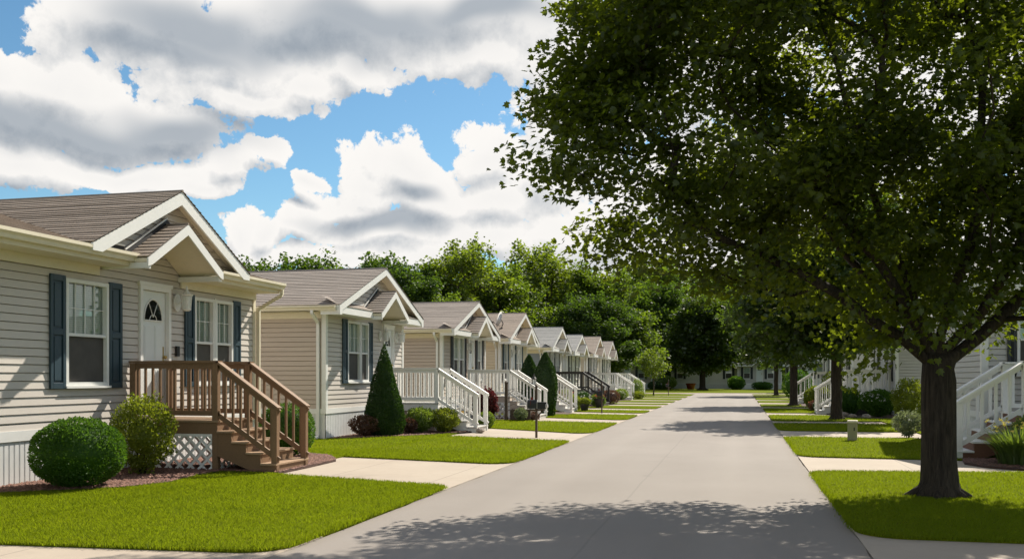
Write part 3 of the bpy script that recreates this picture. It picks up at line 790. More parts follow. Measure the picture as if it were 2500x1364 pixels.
def bush(name, label, loc, r, h, mat, n=2500, leaf=.035, style='round', seed=1, group=None, cat='bush', flowers=None, shape=None, core=True, lump=.06):
    """r = (rx, ry); styles: round (clipped), loose (open twigs), cone (evergreen), mound"""
    rs = np.random.RandomState(seed)
    root = thing(name, label, cat, loc, rs.uniform(0, 6) if style not in ('cone', 'column') else 0, group)
    rx, ry = r; cz = h / 2
    if style in ('loose', 'mound'): n = int(n * 2.2)
    LV = shape or LEAF_OVAL
    u = rs.normal(size=(n, 3)); u = unit(u)
    ph = rs.uniform(0, 6.3, (6, 2)); fr = rs.randint(2, 6, (6, 2))
    th = np.arctan2(u[:, 1], u[:, 0]); el = np.arcsin(u[:, 2])
    bumps = sum(np.sin(fr[i, 0] * th + ph[i, 0]) * np.sin(fr[i, 1] * el * 1.5 + ph[i, 1]) for i in range(6)) / 3
    if style in ('round', 'mound'):
        q = (1 + lump * bumps) * (1 - np.abs(rs.normal(0, .05, n)))
        e = np.array([rx, ry, h / 2])
        # superellipsoid: fuller shoulders, like a clipped ball
        s = unit(np.sign(u) * np.abs(u) ** .8) if style == 'round' else u
        pos = s * e * q[:, None]; pos[:, 2] += cz
        pos[:, 2] = np.maximum(pos[:, 2], .02)
        nr = unit(s / e); ax = unit(nr * .8 + rs.normal(0, .7, (n, 3)) + np.array([0, 0, .35])); nm = unit(nr + rs.normal(0, .55, (n, 3)))
    elif style == 'loose':
        q = (1 + lump * 2.2 * bumps) * rs.uniform(.45, 1.0, n) ** .5
        e = np.array([rx, ry, h * .5])
        pos = u * e * q[:, None]; pos[:, 2] = pos[:, 2] + cz * 1.04
        low = pos[:, 2] < .25 * h; pos[low, :2] *= .75
        pos[:, 2] = np.maximum(pos[:, 2], .04)
        ax = unit(u * .8 + rs.normal(0, .6, (n, 3)) + np.array([0, 0, .6])); nm = unit(np.array([0, 0, .6]) + u * .4 + rs.normal(0, .6, (n, 3)))
    else:  # cone
        z = 1 - np.sqrt(rs.uniform(0, 1, n)); z = z * 1.02
        prof = np.where(z < .12, .80 + z * 1.6, (1 - np.clip((z - .12) / .88, 0, 1) ** 1.25)) + .015
        if style == 'column': z = rs.permutation(np.linspace(0, 1.0, n)); prof = np.where(z < .45, .72 + .62 * z, (np.clip(1 - ((z - .45) / .56) ** 1.9, 0, 1))) + .012
        th = rs.uniform(0, 2 * pi, n)
        b2 = np.sin(th * 3 + z * 9 + ph[0, 0]) * .5 + np.sin(th * 5 - z * 14 + ph[1, 0]) * .5
        q = (1 + lump * b2) * (1 - np.abs(rs.normal(0, .06, n)))
        d = np.stack([np.cos(th), np.sin(th), np.zeros(n)], 1)
        pos = np.stack([d[:, 0] * rx * prof * q, d[:, 1] * ry * prof * q, z * h], 1)
        ax = unit(d * .55 + np.array([0, 0, 1.]) + rs.normal(0, .3, (n, 3))); nm = unit(d + rs.normal(0, .5, (n, 3)))
    sz = leaf * rs.uniform(.7, 1.35, n)
    V, l, s, t = leaf_arrays(LV, pos, ax, nm, sz)
    mats = [M[mat]]; mi = np.zeros(len(s), int)
    if core:
        cm = MB()
        if style == 'column':
            cm.lathe([(.02, rx * .6), (h * .2, rx * .74), (h * .45, rx * .86), (h * .65, rx * .72), (h * .82, rx * .42), (h * .94, .01)], n=12)
        elif style == 'cone':
            cm.lathe([(.02, rx * .72), (h * .12, rx * .86), (h * .35, rx * .66), (h * .6, rx * .42), (h * .8, rx * .2), (h * .93, .01)], n=12)
        else:
            k = .80 if style == 'round' else (.45 if style == 'loose' else .74)
            cm.ellipsoid((0, 0, cz), (rx * k, ry * k, h / 2 * k), 16, 10, 0, .06, rs)
        cv = np.array(cm.v); cl = np.concatenate([np.array(f) for f in cm.f]); ct = np.array([len(f) for f in cm.f])
        l = np.concatenate([l, cl + len(V)]); s = np.concatenate([s, np.concatenate([[0], np.cumsum(ct)[:-1]]) + len(l) - len(cl)]); t = np.concatenate([t, ct])
        V = np.concatenate([V, cv]); mi = np.concatenate([mi, np.zeros(len(ct), int)])
    np_mesh('foliage', V, l, s, t, mats, root, mi)
    if flowers:
        fm, fn, fs = flowers
        uu = unit(rs.normal(size=(fn, 3))); uu[:, 2] = np.abs(uu[:, 2]) * .8 + .1; uu = unit(uu)
        fp = uu * np.array([rx, ry, h / 2]) * 1.0; fp[:, 2] += cz
        P_, A_, N_ = [], [], []
        for p, w in zip(fp, uu):
            for k in range(7):
                t_ = rs.uniform(0, 6.3); P_.append(p + rs.normal(0, fs * .35, 3)); A_.append(w * .3 + np.array([cos(t_), sin(t_), .2])); N_.append(w + rs.normal(0, .3, 3))
        V, l, s, t = leaf_arrays(LEAF_OVAL, np.array(P_), np.array(A_), np.array(N_), np.full(len(P_), fs))
        np_mesh('blossom', V, l, s, t, [M[fm]], root)
    stems(root, (0, 0, 0), min(rx, ry) * .7, h, 6 if style == 'loose' else 4, rs, r0=.010 if h < .7 else .016)
    return root

def blade_clump(name, label, loc, r, h, mat, n=420, seed=1, flowers=None, cat='plant', width=1.0):
    """clump of arching strap leaves"""
    rs = np.random.RandomState(seed); root = thing(name, label, cat, loc)
    V, F = [], []
    for k in range(n):
        t = rs.uniform(0, 2 * pi); o = sqrt(rs.uniform(0, 1)) * r * .45; L_ = h * rs.uniform(.65, 1.15); w = .012 * width * rs.uniform(.7, 1.3); lean = rs.uniform(.25, 1.05)
        d = np.array([cos(t), sin(t), 0]); s = np.array([-sin(t), cos(t), 0]); b = np.array([cos(t) * o + rs.normal(0, .04), sin(t) * o + rs.normal(0, .04), 0.])
        pr = None
        for q in (0, .3, .6, .85, 1.0):
            p = b + d * (L_ * lean * q ** 1.6) * .8 + np.array([0, 0, L_ * (q - .42 * lean * q ** 2.6)])
            ww = w * (1 - q ** 2 * .95)
            V += [tuple(p - s * ww), tuple(p + s * ww)]
            i = len(V)
            if pr is not None: F.append((pr, pr + 1, i - 1, i - 2))
            pr = i - 2
    me = MB(); me.v = V; me.f = F; me.m = [0] * len(F); me.build('foliage', M[mat], root)
    if flowers:
        fm, fn, fs = flowers; P_, A_, N_ = [], [], []
        for k in range(fn):
            t = rs.uniform(0, 6.3); o = sqrt(rs.uniform(0, 1)) * r * .95; p = np.array([cos(t) * o, sin(t) * o, h * rs.uniform(.72, 1.0)])
            for j in range(6):
                a = rs.uniform(0, 6.3); P_.append(p + rs.normal(0, .01, 3)); A_.append(np.array([cos(a), sin(a), .8])); N_.append(np.array([cos(a), sin(a), -.4]))
        V, l, s, t = leaf_arrays(LEAF_OVAL, np.array(P_), np.array(A_), np.array(N_), np.full(len(P_), fs))
        np_mesh('blossom', V, l, s, t, [M[fm]], root)
    return root

# ------------------------------------------------------------------ trees
def grow_tree(seed, clusters, trunk, limbs, r_trunk, tip=.010, flare=1.6, expo=.5, nseg=8, r_max=None):
    """skeleton joined to every leaf cluster; returns a mesh builder with trunk, limbs and branches.
    trunk: list of points; limbs: lists of points starting near the trunk top"""
    rs = np.random.RandomState(seed)
    nodes = []; parent = []; fixed_r = {}
    def add(p, par): nodes.append(np.array(p, float)); parent.append(par); return len(nodes) - 1
    prev = -1
    for p in trunk: prev = add(p, prev)
    top = prev
    limb_first = set(); 
    for lb in limbs:
        pr = top
        for i, p in enumerate(lb):
            # subdivide limb segments
            a = nodes[pr]; b = np.array(p, float); k = max(1, int(np.linalg.norm(b - a) / .45))
            for j in range(1, k + 1):
                pr = add(a + (b - a) * j / k + (rs.normal(0, .02, 3) if j < k else 0), pr)
    start = len(trunk) - 1
    order = np.argsort([np.linalg.norm(c - nodes[top]) for c in clusters])
    ends = []
    dirs = {}
    for ci in order:
        c = clusters[ci]
        A = np.array(nodes[start:])
        dv = c - A; dist = np.linalg.norm(dv, axis=1)
        out = A - nodes[top]; 
        back = np.clip((np.linalg.norm(out, axis=1) - np.linalg.norm(c - nodes[top])), 0, None)
        pen = dist + back * 1.5 + np.clip(-dv[:, 2], 0, None) * .5 + (np.arange(len(A)) == 0) * 1.0
        i = int(np.argmin(pen)) + start
        a = nodes[i]; d = dist[i - start]; k = max(2, int(d / .4)); pr = i
        # curve: leave along the limb's own direction, then reach
        pd = nodes[i] - nodes[parent[i]] if parent[i] >= 0 else np.array([0, 0, 1.])
        m = a + unit(pd) * d * .25 + (c - a) * .35 + rs.normal(0, .05 * d, 3)
        for j in range(1, k + 1):
            t = j / k; p = (1 - t) ** 2 * a + 2 * t * (1 - t) * m + t * t * c
            pr = add(p, pr)
        ends.append(pr)
    n = len(nodes); w = np.zeros(n); ch = [[] for _ in range(n)]
    for i in range(n):
        if parent[i] >= 0: ch[parent[i]].append(i)
    for i in range(n - 1, -1, -1):
        w[i] = max(w[i], 1.0) if not ch[i] else sum(w[c] for c in ch[i])
    rad = tip * w ** expo
    rad *= 1.0
    sc = r_trunk / rad[len(trunk) - 1]
    rad = np.where(w > 6, rad * sc ** np.clip((np.log(w) - np.log(6)) / max(np.log(w[0]) - np.log(6), 1e-6), 0, 1), rad)
    for i in range(len(trunk)): rad[i] = r_trunk
    z0 = trunk[0][2]
    for i in range(len(trunk)):
        z = trunk[i][2] - z0; rad[i] = r_trunk * (1 + (flare - 1) * math.exp(-z / .16))
        
    mb = MB()
    # chains
    done = np.zeros(n, bool)
    def chain(i):
        c = [i]
        while ch[c[-1]]:
            kids = ch[c[-1]]; b = max(kids, key=lambda q: w[q]); c.append(b)
        return c
    stack = [0]
    while stack:
        i = stack.pop()
        c = chain(i) if i == 0 else chain(i)
        pts = [nodes[j] for j in c]; rr = [rad[j] for j in c]
        if parent[i] >= 0:
            pts = [nodes[parent[i]]] + pts; rr = [min(rad[parent[i]] * .92, rad[i] * 1.35)] + rr
        big = max(rr) > .05
        mb.tube(pts, rr, 12 if max(rr) > .12 else (7 if big else 4), cap=False)
        for j in c:
            for q in ch[j]:
                if q not in c: stack.append(q)
    return mb, nodes, rad

def root_flare(mb, r, n=9, rs=None, z=0.0):
    rs = rs or np.random.RandomState(2)
    for k in range(n):
        t = 2 * pi * k / n + rs.uniform(-.25, .25); l = r * rs.uniform(1.7, 2.5)
        mb.tube([(r * .55 * cos(t), r * .55 * sin(t), z + r * 1.25), (r * .95 * cos(t), r * .95 * sin(t), z + r * .45), (l * cos(t), l * sin(t), z - .03)], [r * .42, r * .36, r * .10], 7, cap=False)

def leaf_cloud(rs, clusters, dirs, per, leaf, ext, shape, droop=.35):
    """leaves along a spray at each cluster: ext = (along, across, vertical) half sizes"""
    P, A, Nn = [], [], []
    for c, d in zip(clusters, dirs):
        n = max(3, int(per * rs.uniform(.7, 1.3)))
        d = d / (np.linalg.norm(d) + 1e-9); s = np.cross(d, [0, 0, 1.]); s /= np.linalg.norm(s) + 1e-9; u = np.cross(s, d)
        g = rs.normal(0, .5, (n, 3)); g = g / np.maximum(1, np.linalg.norm(g, axis=1, keepdims=True) / 1.15)
        k = rs.uniform(.8, 1.25)
        p = c + (g[:, 0:1] * d * ext[0] + g[:, 1:2] * s * ext[1] + g[:, 2:3] * u * ext[2]) * k
        P.append(p)
        a = d * .5 + g[:, 0:1] * d * .3 + g[:, 1:2] * s * .9 + rs.normal(0, .45, (n, 3)) - np.array([0, 0, droop]); A.append(a)
        Nn.append(np.array([0, 0, 1.]) + rs.normal(0, .55, (n, 3)))
    P = np.concatenate(P); A = np.concatenate(A); Nn = np.concatenate(Nn)
    return leaf_arrays(shape, P, A, Nn, leaf * rs.uniform(.65, 1.25, len(P)))

def crown_points(rs, lobes, n, shell=.55):
    """cluster centres in a union of ellipsoid lobes, denser towards the outside"""
    vol = np.array([l[3] * l[4] * l[5] for l in lobes]) ** .75; vol /= vol.sum(); out = []
    for l, k in zip(lobes, np.round(vol * n).astype(int)):
        u = unit(rs.normal(size=(k, 3))); q = rs.uniform(0, 1, k) ** (1 / 3 * shell)
        out.append(np.array(l[:3]) + u * q[:, None] * np.array(l[3:6]))
    return np.concatenate(out)

def tree(name, label, loc, seed, H, fork, r_trunk, lobes, ncl, per, leaf, ext, lmat, bmat='bark', shape=LEAF_TUFT, limbs=None, group=None, rot=0.0, cat='tree', tip=.010, lean=(0, 0), extra=(), keep=None, droop=.3, flare=1.5, fix=None):
    rs = np.random.RandomState(seed)
    root = thing(name, label, cat, loc, rot, group)
    cl = crown_points(rs, lobes, ncl)
    if keep is not None: cl = np.array([c for c in cl if keep(c)])
    if len(extra): cl = np.concatenate([cl, np.array(extra, float)])
    if fix is not None: cl = fix(cl)
    nt = max(4, int(fork / .22))
    trunk = [(lean[0] * k / nt + (rs.normal(0, .008) if 0 < k else 0), lean[1] * k / nt, -.05 + (fork + .05) * k / nt) for k in range(nt + 1)]
    if limbs is None:
        limbs = []
        m = 5
        for k in range(m):
            t = 2 * pi * k / m + rs.uniform(-.4, .4); f = rs.uniform(.25, .5)
            L0 = lobes[rs.randint(len(lobes))]
            hh = H * rs.uniform(.55, .8)
            rr = max(l[3] for l in lobes) * f
            limbs.append([(rr * .4 * cos(t), rr * .4 * sin(t), fork + (hh - fork) * .35), (rr * cos(t), rr * sin(t), hh)])
        limbs.append([(0, 0, fork + (H - fork) * .4), (rs.normal(0, .2), rs.normal(0, .2), H * .88)])
    mb, nodes, rad = grow_tree(seed, cl, trunk, limbs, r_trunk, tip, flare)
    root_flare(mb, r_trunk, 8, rs)
    mb.build('trunk', M[bmat], root, smooth=True)
    cen = np.mean(cl, axis=0); cen[2] -= (cl[:, 2].max() - cl[:, 2].min()) * .25
    dirs = unit(cl - cen); dirs = unit(dirs * np.array([1, 1, .75]))
    V, l, s, t = leaf_cloud(rs, cl, dirs, per, leaf, ext, shape, droop)
    np_mesh('crown', V, l, s, t, [M[lmat]], root)
    return root
# ------------------------------------------------------------------ camera
F_PX, EYE, TH = 2300.0, 1.50, atan(555 / 2300.0)
cam = bpy.data.cameras.new('camera'); co = bpy.data.objects.new('camera', cam); COL.objects.link(co); SC.camera = co
cam.sensor_width = 36; cam.lens = 36 * F_PX / 2500; cam.shift_y = (920 - 682) / 2500
cam.clip_end = 3000; cam.clip_start = .05
co.location = (0, 0, EYE); co.rotation_euler = (R(90), 0, TH)

# ------------------------------------------------------------------ sun, sky
SUN = np.array([.41, 1.0, 1.02]); SUN /= np.linalg.norm(SUN)
sl = bpy.data.lights.new('sun', 'SUN'); so = bpy.data.objects.new('sun', sl); COL.objects.link(so)
sl.energy = 4.5; sl.angle = R(.53); sl.color = (1.0, .925, .80)
from mathutils import Vector
so.rotation_euler = Vector(SUN).to_track_quat('Z', 'Y').to_euler(); so.location = (20, 40, 60)
vs = SC.view_settings; SC.display_settings.display_device = 'sRGB'; vs.view_transform = 'Standard'; vs.look = 'None'; vs.exposure = .78; vs.gamma = 1; vs.use_curve_mapping = False

def make_sky():
    w = bpy.data.worlds.new('World'); SC.world = w; w.use_nodes = True
    nt = w.node_tree; nt.nodes.clear(); out = N(nt, 'ShaderNodeOutputWorld')
    sky = N(nt, 'ShaderNodeTexSky'); sky.sky_type = 'NISHITA'; sky.sun_disc = False
    sky.sun_elevation = math.asin(SUN[2]); sky.sun_rotation = atan2(SUN[0], SUN[1]); sky.altitude = 200; sky.air_density = 1.0; sky.dust_density = .35; sky.ozone_density = 2.2
    tc = N(nt, 'ShaderNodeTexCoord'); sp = N(nt, 'ShaderNodeSeparateXYZ'); L(nt, tc.outputs['Generated'], sp.inputs[0])
    az = math_(nt, 'ARCTAN2', sp.outputs[0], sp.outputs[1]); el = math_(nt, 'ARCSINE', sp.outputs[2])
    cb = N(nt, 'ShaderNodeCombineXYZ'); L(nt, az, cb.inputs[0]); L(nt, el, cb.inputs[1])
    P = cb.outputs[0]
    def ang(u, v):
        ca = atan((u - 1250) / F_PX); return (ca - TH, atan((920 - v) / F_PX * cos(ca)))
    puffs = [(160, 220, 160, 100), (0, 172, 72, 60), (190, 60, 110, 110), (350, 60, 230, 130), (560, 130, 330, 130), (820, 60, 400, 120), (1180, 60, 320, 125), (1170, 145, 170, 66), (880, 175, 110, 52), (600, 245, 205, 46), (770, 212, 95, 36),
             (190, 300, 330, 76), (410, 325, 180, 55), (60, 400, 150, 60), (280, 425, 255, 40), (550, 410, 110, 38), (640, 382, 58, 34), (450, 455, 100, 24),
             (960, 425, 112, 80), (885, 462, 85, 52), (860, 495, 120, 54), (1050, 495, 170, 76), (1210, 395, 105, 84), (1330, 430, 150, 115), (960, 560, 220, 40), (765, 440, 42, 24), (1230, 500, 160, 70),
             (575, 575, 66, 50), (650, 565, 60, 34), (735, 535, 66, 40), (600, 615, 100, 34), (820, 620, 190, 36), (1180, 590, 240, 60), (1050, 620, 200, 40), (1420, 280, 170, 140), (1700, 150, 330, 150), (1850, 470, 420, 170), (2250, 260, 330, 220), (1500, 590, 300, 90), (1900, 700, 600, 110), (2400, 640, 400, 130)]
    darks = [(480, 75, 190, 70), (420, 125, 200, 38), (760, 95, 330, 60), (920, 60, 330, 60), (1180, 40, 180, 40), (170, 320, 300, 50), (420, 335, 190, 46), (60, 290, 120, 40), (930, 548, 170, 26), (990, 478, 70, 26)]
    def field(g, vec, blobs, soft=.25):
        acc = None
        for (u, v, ru, rv) in blobs:
            c = ang(u, v)
            a = N(g, 'ShaderNodeVectorMath'); a.operation = 'SUBTRACT'; L(g, vec, a.inputs[0]); a.inputs[1].default_value = (c[0], c[1], 0)
            b = N(g, 'ShaderNodeVectorMath'); b.operation = 'MULTIPLY'; L(g, a.outputs[0], b.inputs[0]); b.inputs[1].default_value = (F_PX / ru, F_PX / rv, 0)
            d = N(g, 'ShaderNodeVectorMath'); d.operation = 'LENGTH'; L(g, b.outputs[0], d.inputs[0])
            f = math_(g, 'SUBTRACT', 1.0, d.outputs['Value'])
            acc = f if acc is None else math_(g, 'SMOOTH_MAX', acc, f, soft)
        return acc
    # cloud cover as a function of direction
    g = bpy.data.node_groups.new('cloud_cover', 'ShaderNodeTree')
    g.interface.new_socket('Vector', in_out='INPUT', socket_type='NodeSocketVector'); g.interface.new_socket('Cover', in_out='OUTPUT', socket_type='NodeSocketFloat'); g.interface.new_socket('Dark', in_out='OUTPUT', socket_type='NodeSocketFloat')
    gi = g.nodes.new('NodeGroupInput'); go = g.nodes.new('NodeGroupOutput')
    vin = gi.outputs[0]
    def warp(vec, scale, amp, det):
        n = noise(g, vec, scale, det, .55, 0, '2D'); s = N(g, 'ShaderNodeVectorMath'); s.operation = 'SUBTRACT'; L(g, n.outputs['Color'], s.inputs[0]); s.inputs[1].default_value = (.5, .5, .5)
        m = N(g, 'ShaderNodeVectorMath'); m.operation = 'MULTIPLY_ADD'; L(g, s.outputs[0], m.inputs[0]); m.inputs[1].default_value = (amp, amp * .75, 0); L(g, vec, m.inputs[2]); return m.outputs[0]
    w0 = warp(vin, 8, .075, 2); w1 = warp(w0, 45, .012, 5)
    f = field(g, w1, puffs, .10)
    # elsewhere in the sky: scattered cumulus
    gn = noise(g, mapping(g, w0, (1, 1.7, 1)), 3.1, 6, .55, 0, '2D'); gen = math_(g, 'MULTIPLY', math_(g, 'SUBTRACT', gn.outputs[0], .52), 4.0)
    sx = N(g, 'ShaderNodeSeparateXYZ'); L(g, vin, sx.inputs[0])
    off = math_(g, 'MAXIMUM', ramp(g, math_(g, 'ABSOLUTE', math_(g, 'SUBTRACT', sx.outputs[0], -.22)), .50, .62), ramp(g, sx.outputs[1], .40, .48))
    f = math_(g, 'MAXIMUM', f, math_(g, 'SUBTRACT', math_(g, 'MULTIPLY', math_(g, 'ADD', gen, 1.0), off), 1.0))
    # cauliflower edges
    vo = N(g, 'ShaderNodeTexVoronoi'); vo.voronoi_dimensions = '2D'; vo.feature = 'SMOOTH_F1'; vo.inputs['Scale'].default_value = 26; vo.inputs['Detail'].default_value = 4; vo.inputs['Roughness'].default_value = .62; vo.inputs['Smoothness'].default_value = .22; vo.inputs['Lacunarity'].default_value = 2.1
    try: vo.normalize = True
    except Exception: pass
    wv = warp(vin, 30, .020, 4); L(g, wv, vo.inputs['Vector'])
    bil = math_(g, 'SUBTRACT', .36, vo.outputs['Distance'])
    n2 = noise(g, vin, 42, 8, .66, 0, '2D')
    dens = math_(g, 'ADD', f, math_(g, 'ADD', math_(g, 'MULTIPLY', bil, 1.7), math_(g, 'MULTIPLY', math_(g, 'SUBTRACT', n2.outputs[0], .5), .9)))
    L(g, dens, go.inputs[0])
    dk = field(g, w0, darks, .3); L(g, dk, go.inputs[1])
    g.interface.new_socket('Body', in_out='OUTPUT', socket_type='NodeSocketFloat'); L(g, math_(g, 'ADD', f, math_(g, 'ADD', math_(g, 'MULTIPLY', bil, .8), math_(g, 'MULTIPLY', math_(g, 'SUBTRACT', n2.outputs[0], .5), .28))), go.inputs[2])
    def call(vec):
        n = nt.nodes.new('ShaderNodeGroup'); n.node_tree = g; L(nt, vec, n.inputs[0]); return n
    c0 = call(P)
    def shift(dx, dy):
        a = N(nt, 'ShaderNodeVectorMath'); a.operation = 'ADD'; L(nt, P, a.inputs[0]); a.inputs[1].default_value = (dx, dy, 0); return a.outputs[0]
    c1 = call(shift(.007, .020))
    mask = N(nt, 'ShaderNodeMapRange'); mask.interpolation_type = 'SMOOTHSTEP'; L(nt, c0.outputs[0], mask.inputs[0]); mask.inputs[1].default_value = .0; mask.inputs[2].default_value = .18
    # light reaches the cloud from above: thinner cover above means a brighter face
    lit = math_(nt, 'MULTIPLY_ADD', math_(nt, 'SUBTRACT', c0.outputs[2], c1.outputs[2]), .95, .95, clamp=True)
    thick = ramp(nt, c0.outputs[2], .2, 1.2)
    dark = N(nt, 'ShaderNodeMapRange'); dark.interpolation_type = 'SMOOTHSTEP'; L(nt, c0.outputs[1], dark.inputs[0]); dark.inputs[1].default_value = -.45; dark.inputs[2].default_value = .75
    val = math_(nt, 'SUBTRACT', lit, math_(nt, 'MULTIPLY', thick, .12), clamp=True)
    white = mixcol(nt, val, (.44, .50, .57), (1.14, 1.11, 1.07))
    ccol = mixcol(nt, math_(nt, 'MULTIPLY', dark.outputs[0], .80), white, mixcol(nt, val, (.20, .265, .345), (.38, .445, .52)))
    b1 = N(nt, 'ShaderNodeBackground'); b1.inputs[1].default_value = .072
    hs = N(nt, 'ShaderNodeHueSaturation'); hs.inputs['Saturation'].default_value = 1.12; L(nt, sky.outputs[0], hs.inputs['Color']); L(nt, mixcol(nt, 1.0, hs.outputs[0], (.86, 1.03, .98), 'MULTIPLY'), b1.inputs[0])
    b2 = N(nt, 'ShaderNodeBackground'); b2.inputs[1].default_value = .50; L(nt, ccol, b2.inputs[0])
    mx = N(nt, 'ShaderNodeMixShader'); L(nt, mask.outputs[0], mx.inputs[0]); L(nt, b1.outputs[0], mx.inputs[1]); L(nt, b2.outputs[0], mx.inputs[2]); L(nt, mx.outputs[0], out.inputs[0])
make_sky()
SC.world.cycles.sampling_method = 'MANUAL'; SC.world.cycles.sample_map_resolution = 256

# ------------------------------------------------------------------ ground, road, drives, lawns
RL, RR_ = -3.80, 1.07          # road edges
g = MB(); g.poly([(-700, -500, -.06), (700, -500, -.06), (700, 1200, -.06), (-700, 1200, -.06)]); struct('ground', g, M['turf'])
def wavy(x, y0, y1, n, amp, rs): return [(x + rs.normal(0, amp), y0 + (y1 - y0) * k / n) for k in range(n + 1)]
rs = np.random.RandomState(11)
g = MB()
le = wavy(RL, -12, 84, 240, .012, rs); re = wavy(RR_, -12, 84, 240, .012, rs)
for k in range(240):
    g.poly([(*le[k], 0), (*re[k], 0), (*re[k + 1], 0), (*le[k + 1], 0)])
g.poly([(RL, 84, 0), (RR_, 84, 0), (RR_ + 1.5, 87, 0), (RL - 2, 87, 0)])
g.box(RL - .02, -12, -.05, RR_ + .02, 87, -.02)
struct('road', g, M['asphalt'])
g = MB(); g.poly([(-30, 87.0, -.004), (25, 87.0, -.004), (25, 90.5, -.004), (-30, 90.5, -.004)]); struct('path', g, M['concrete'])

# lawns: (y at the road, y at the back) of each edge
LEFT = [((7.35, 7.05), (12.2, 13.15)), ((15.8, 16.4), (21.5, 22.6)), ((24.8, 26.6), (30.2, 31.0)), ((32.8, 34.0), (36.8, 37.4)), ((39.0, 40), (41.8, 42.4)), ((44.3, 45), (48.4, 49)), ((51, 51.6), (53, 53.5)), ((55.5, 56), (59, 59.5)), ((61.5, 62), (66, 66.5)), ((68.5, 69), (73, 73.5)), ((75.5, 76), (83, 83))]
RIGHT = [((9.4, 9.3), (15.4, 16.0)), ((18.5, 18.2), (24.1, 24.2)), ((27.3, 27.2), (31.2, 31.4)), ((33.2, 33.4), (38.0, 38)), ((40.6, 40.4), (46.4, 46.3)), ((48.6, 48.4), (53.4, 53.2)), ((56.6, 56.2), (61.0, 61.0)), ((63.5, 63), (69.5, 69)), ((72, 72), (78, 78)), ((80.5, 80), (84.5, 84))]
XL, XR = -7.2, 4.6
def arc(cx, cy, r, a0, a1, n=6): return [(cx + r * cos(a0 + (a1 - a0) * k / n), cy + r * sin(a0 + (a1 - a0) * k / n)) for k in range(n + 1)]
LAWN_POLYS = []
def lawn(poly, z=.032):
    LAWN_POLYS.append(np.array(poly)); m = MB(); m.prism([(x, y, -.055) for x, y in poly], (0, 0, z + .055)); struct('lawn', m, M['turf'])
def side_patch(edges, xr, xb, sgn):
    (a, ab), (b, bb) = edges; r = min(.42, (b - a) * .25); c = xr - sgn * 0
    if sgn < 0:   # left of the road: road edge at x = xr, back at xb < xr
        p = [(xb, ab)] + arc(xr - r, a + r * .75, r, -pi / 2, 0) + arc(xr - r, b - r * .75, r, 0, pi / 2) + [(xb, bb)]
    else:
        p = [(xb, bb)] + arc(xr + r, b - r * .75, r, pi / 2, pi) + arc(xr + r, a + r * .75, r, pi, 1.5 * pi) + [(xb, ab)]
    lawn(p)
for e in LEFT: side_patch(e, RL - .02, XL, -1)
for e in RIGHT: side_patch(e, RR_ + .02, XR, 1)
lawn([(-60, 7.05), (XL, 7.05), (XL, 84), (-60, 84)]); lawn([(XR, 9.3), (60, 9.3), (60, 84.5), (XR, 84.5)])
lawn([(-60, 90.6), (60, 90.6), (60, 175), (-60, 175)]); lawn([(-60, -14), (-15, -14), (-15, 3.2), (-60, 3.2)]); lawn([(8, -14), (60, -14), (60, 3.2), (8, 3.2)])
def slab(poly, z, name='driveway', mat='concrete'):
    m = MB(); m.prism([(x, y, -.05) for x, y in poly], (0, 0, z + .05)); struct(name, m, M[mat])
slab([(-14.9, 3.3), (RL - .01, 3.3), (RL - .01, 8.2), (XL - .1, 8.0), (-14.9, 7.0)], .004)
for (p, q) in zip(LEFT[:-1], LEFT[1:]):
    slab([(XL - .5, p[1][1] - .3), (RL - .01, p[1][0] - .7), (RL - .01, q[0][0] + .7), (XL - .5, q[0][1] + .3)], .004)
slab([(RR_ + .01, 3.3), (7.9, 3.3), (7.9, 10), (RR_ + .01, 10.2)], .004)
for (p, q) in zip(RIGHT[:-1], RIGHT[1:]):
    slab([(RR_ + .01, p[1][0] - .7), (XR + .5, p[1][1] - .3), (XR + .5, q[0][1] + .3), (RR_ + .01, q[0][0] + .7)], .004)

# mulch beds
BEDS = [[(-9.58, 9.0), (-9.25, 10.0), (-8.5, 10.55), (-7.95, 11.0), (-7.75, 11.7), (-7.9, 12.6), (-7.85, 13.2), (-6.9, 13.25), (-6.9, 14.3), (-6.95, 15.5), (-7.4, 16.3), (-8.2, 16.8), (-9.58, 16.9)],
        [(-9.58, 20.9), (-9.0, 21.2), (-8.0, 22.4), (-7.3, 23.6), (-7.0, 24.5), (-7.0, 26), (-9.58, 26.2)],
        [(-9.58, 30), (-8.4, 31), (-7.4, 32), (-7.0, 33), (-7.0, 34.5), (-9.58, 35.2)],
        [(-9.58, 36.6), (-8, 36.4), (-6.6, 36.6), (-6.4, 37.5), (-7, 38.6), (-9.58, 42.8)],
        [(-9.58, 45), (-7.2, 46), (-6.7, 48), (-7, 51), (-9.58, 51)],
        [(-9.58, 57), (-7.2, 58), (-6.8, 61), (-7, 64), (-9.58, 65)],
        [(3.75, 17.5), (3.95, 16.9), (4.6, 16.35), (5.6, 16.0), (8, 16.0), (8, 20.5), (4.9, 20.5), (4.9, 18.6), (3.9, 18.4)],
        [(3.4, 36.3), (4.2, 35.6), (5.9, 35.3), (5.9, 44.3), (3.6, 44), (3.2, 40.4), (3.6, 39.0)],
        [(3.1, 50), (3.6, 49), (5.9, 48.6), (5.9, 58), (3.4, 57)]]
for b in BEDS:
    m = MB(); m.prism([(x, y, .0) for x, y in b], (0, 0, .040)); struct('mulch_bed', m, M['mulch'])
def inside(P, poly):
    poly = np.asarray(poly); x, y = P[:, 0], P[:, 1]; r = np.zeros(len(P), bool); j = len(poly) - 1
    for i in range(len(poly)):
        xi, yi = poly[i]; xj, yj = poly[j]
        c = ((yi > y) != (yj > y)) & (x < (xj - xi) * (y - yi) / (yj - yi + 1e-12) + xi); r ^= c; j = i
    return r
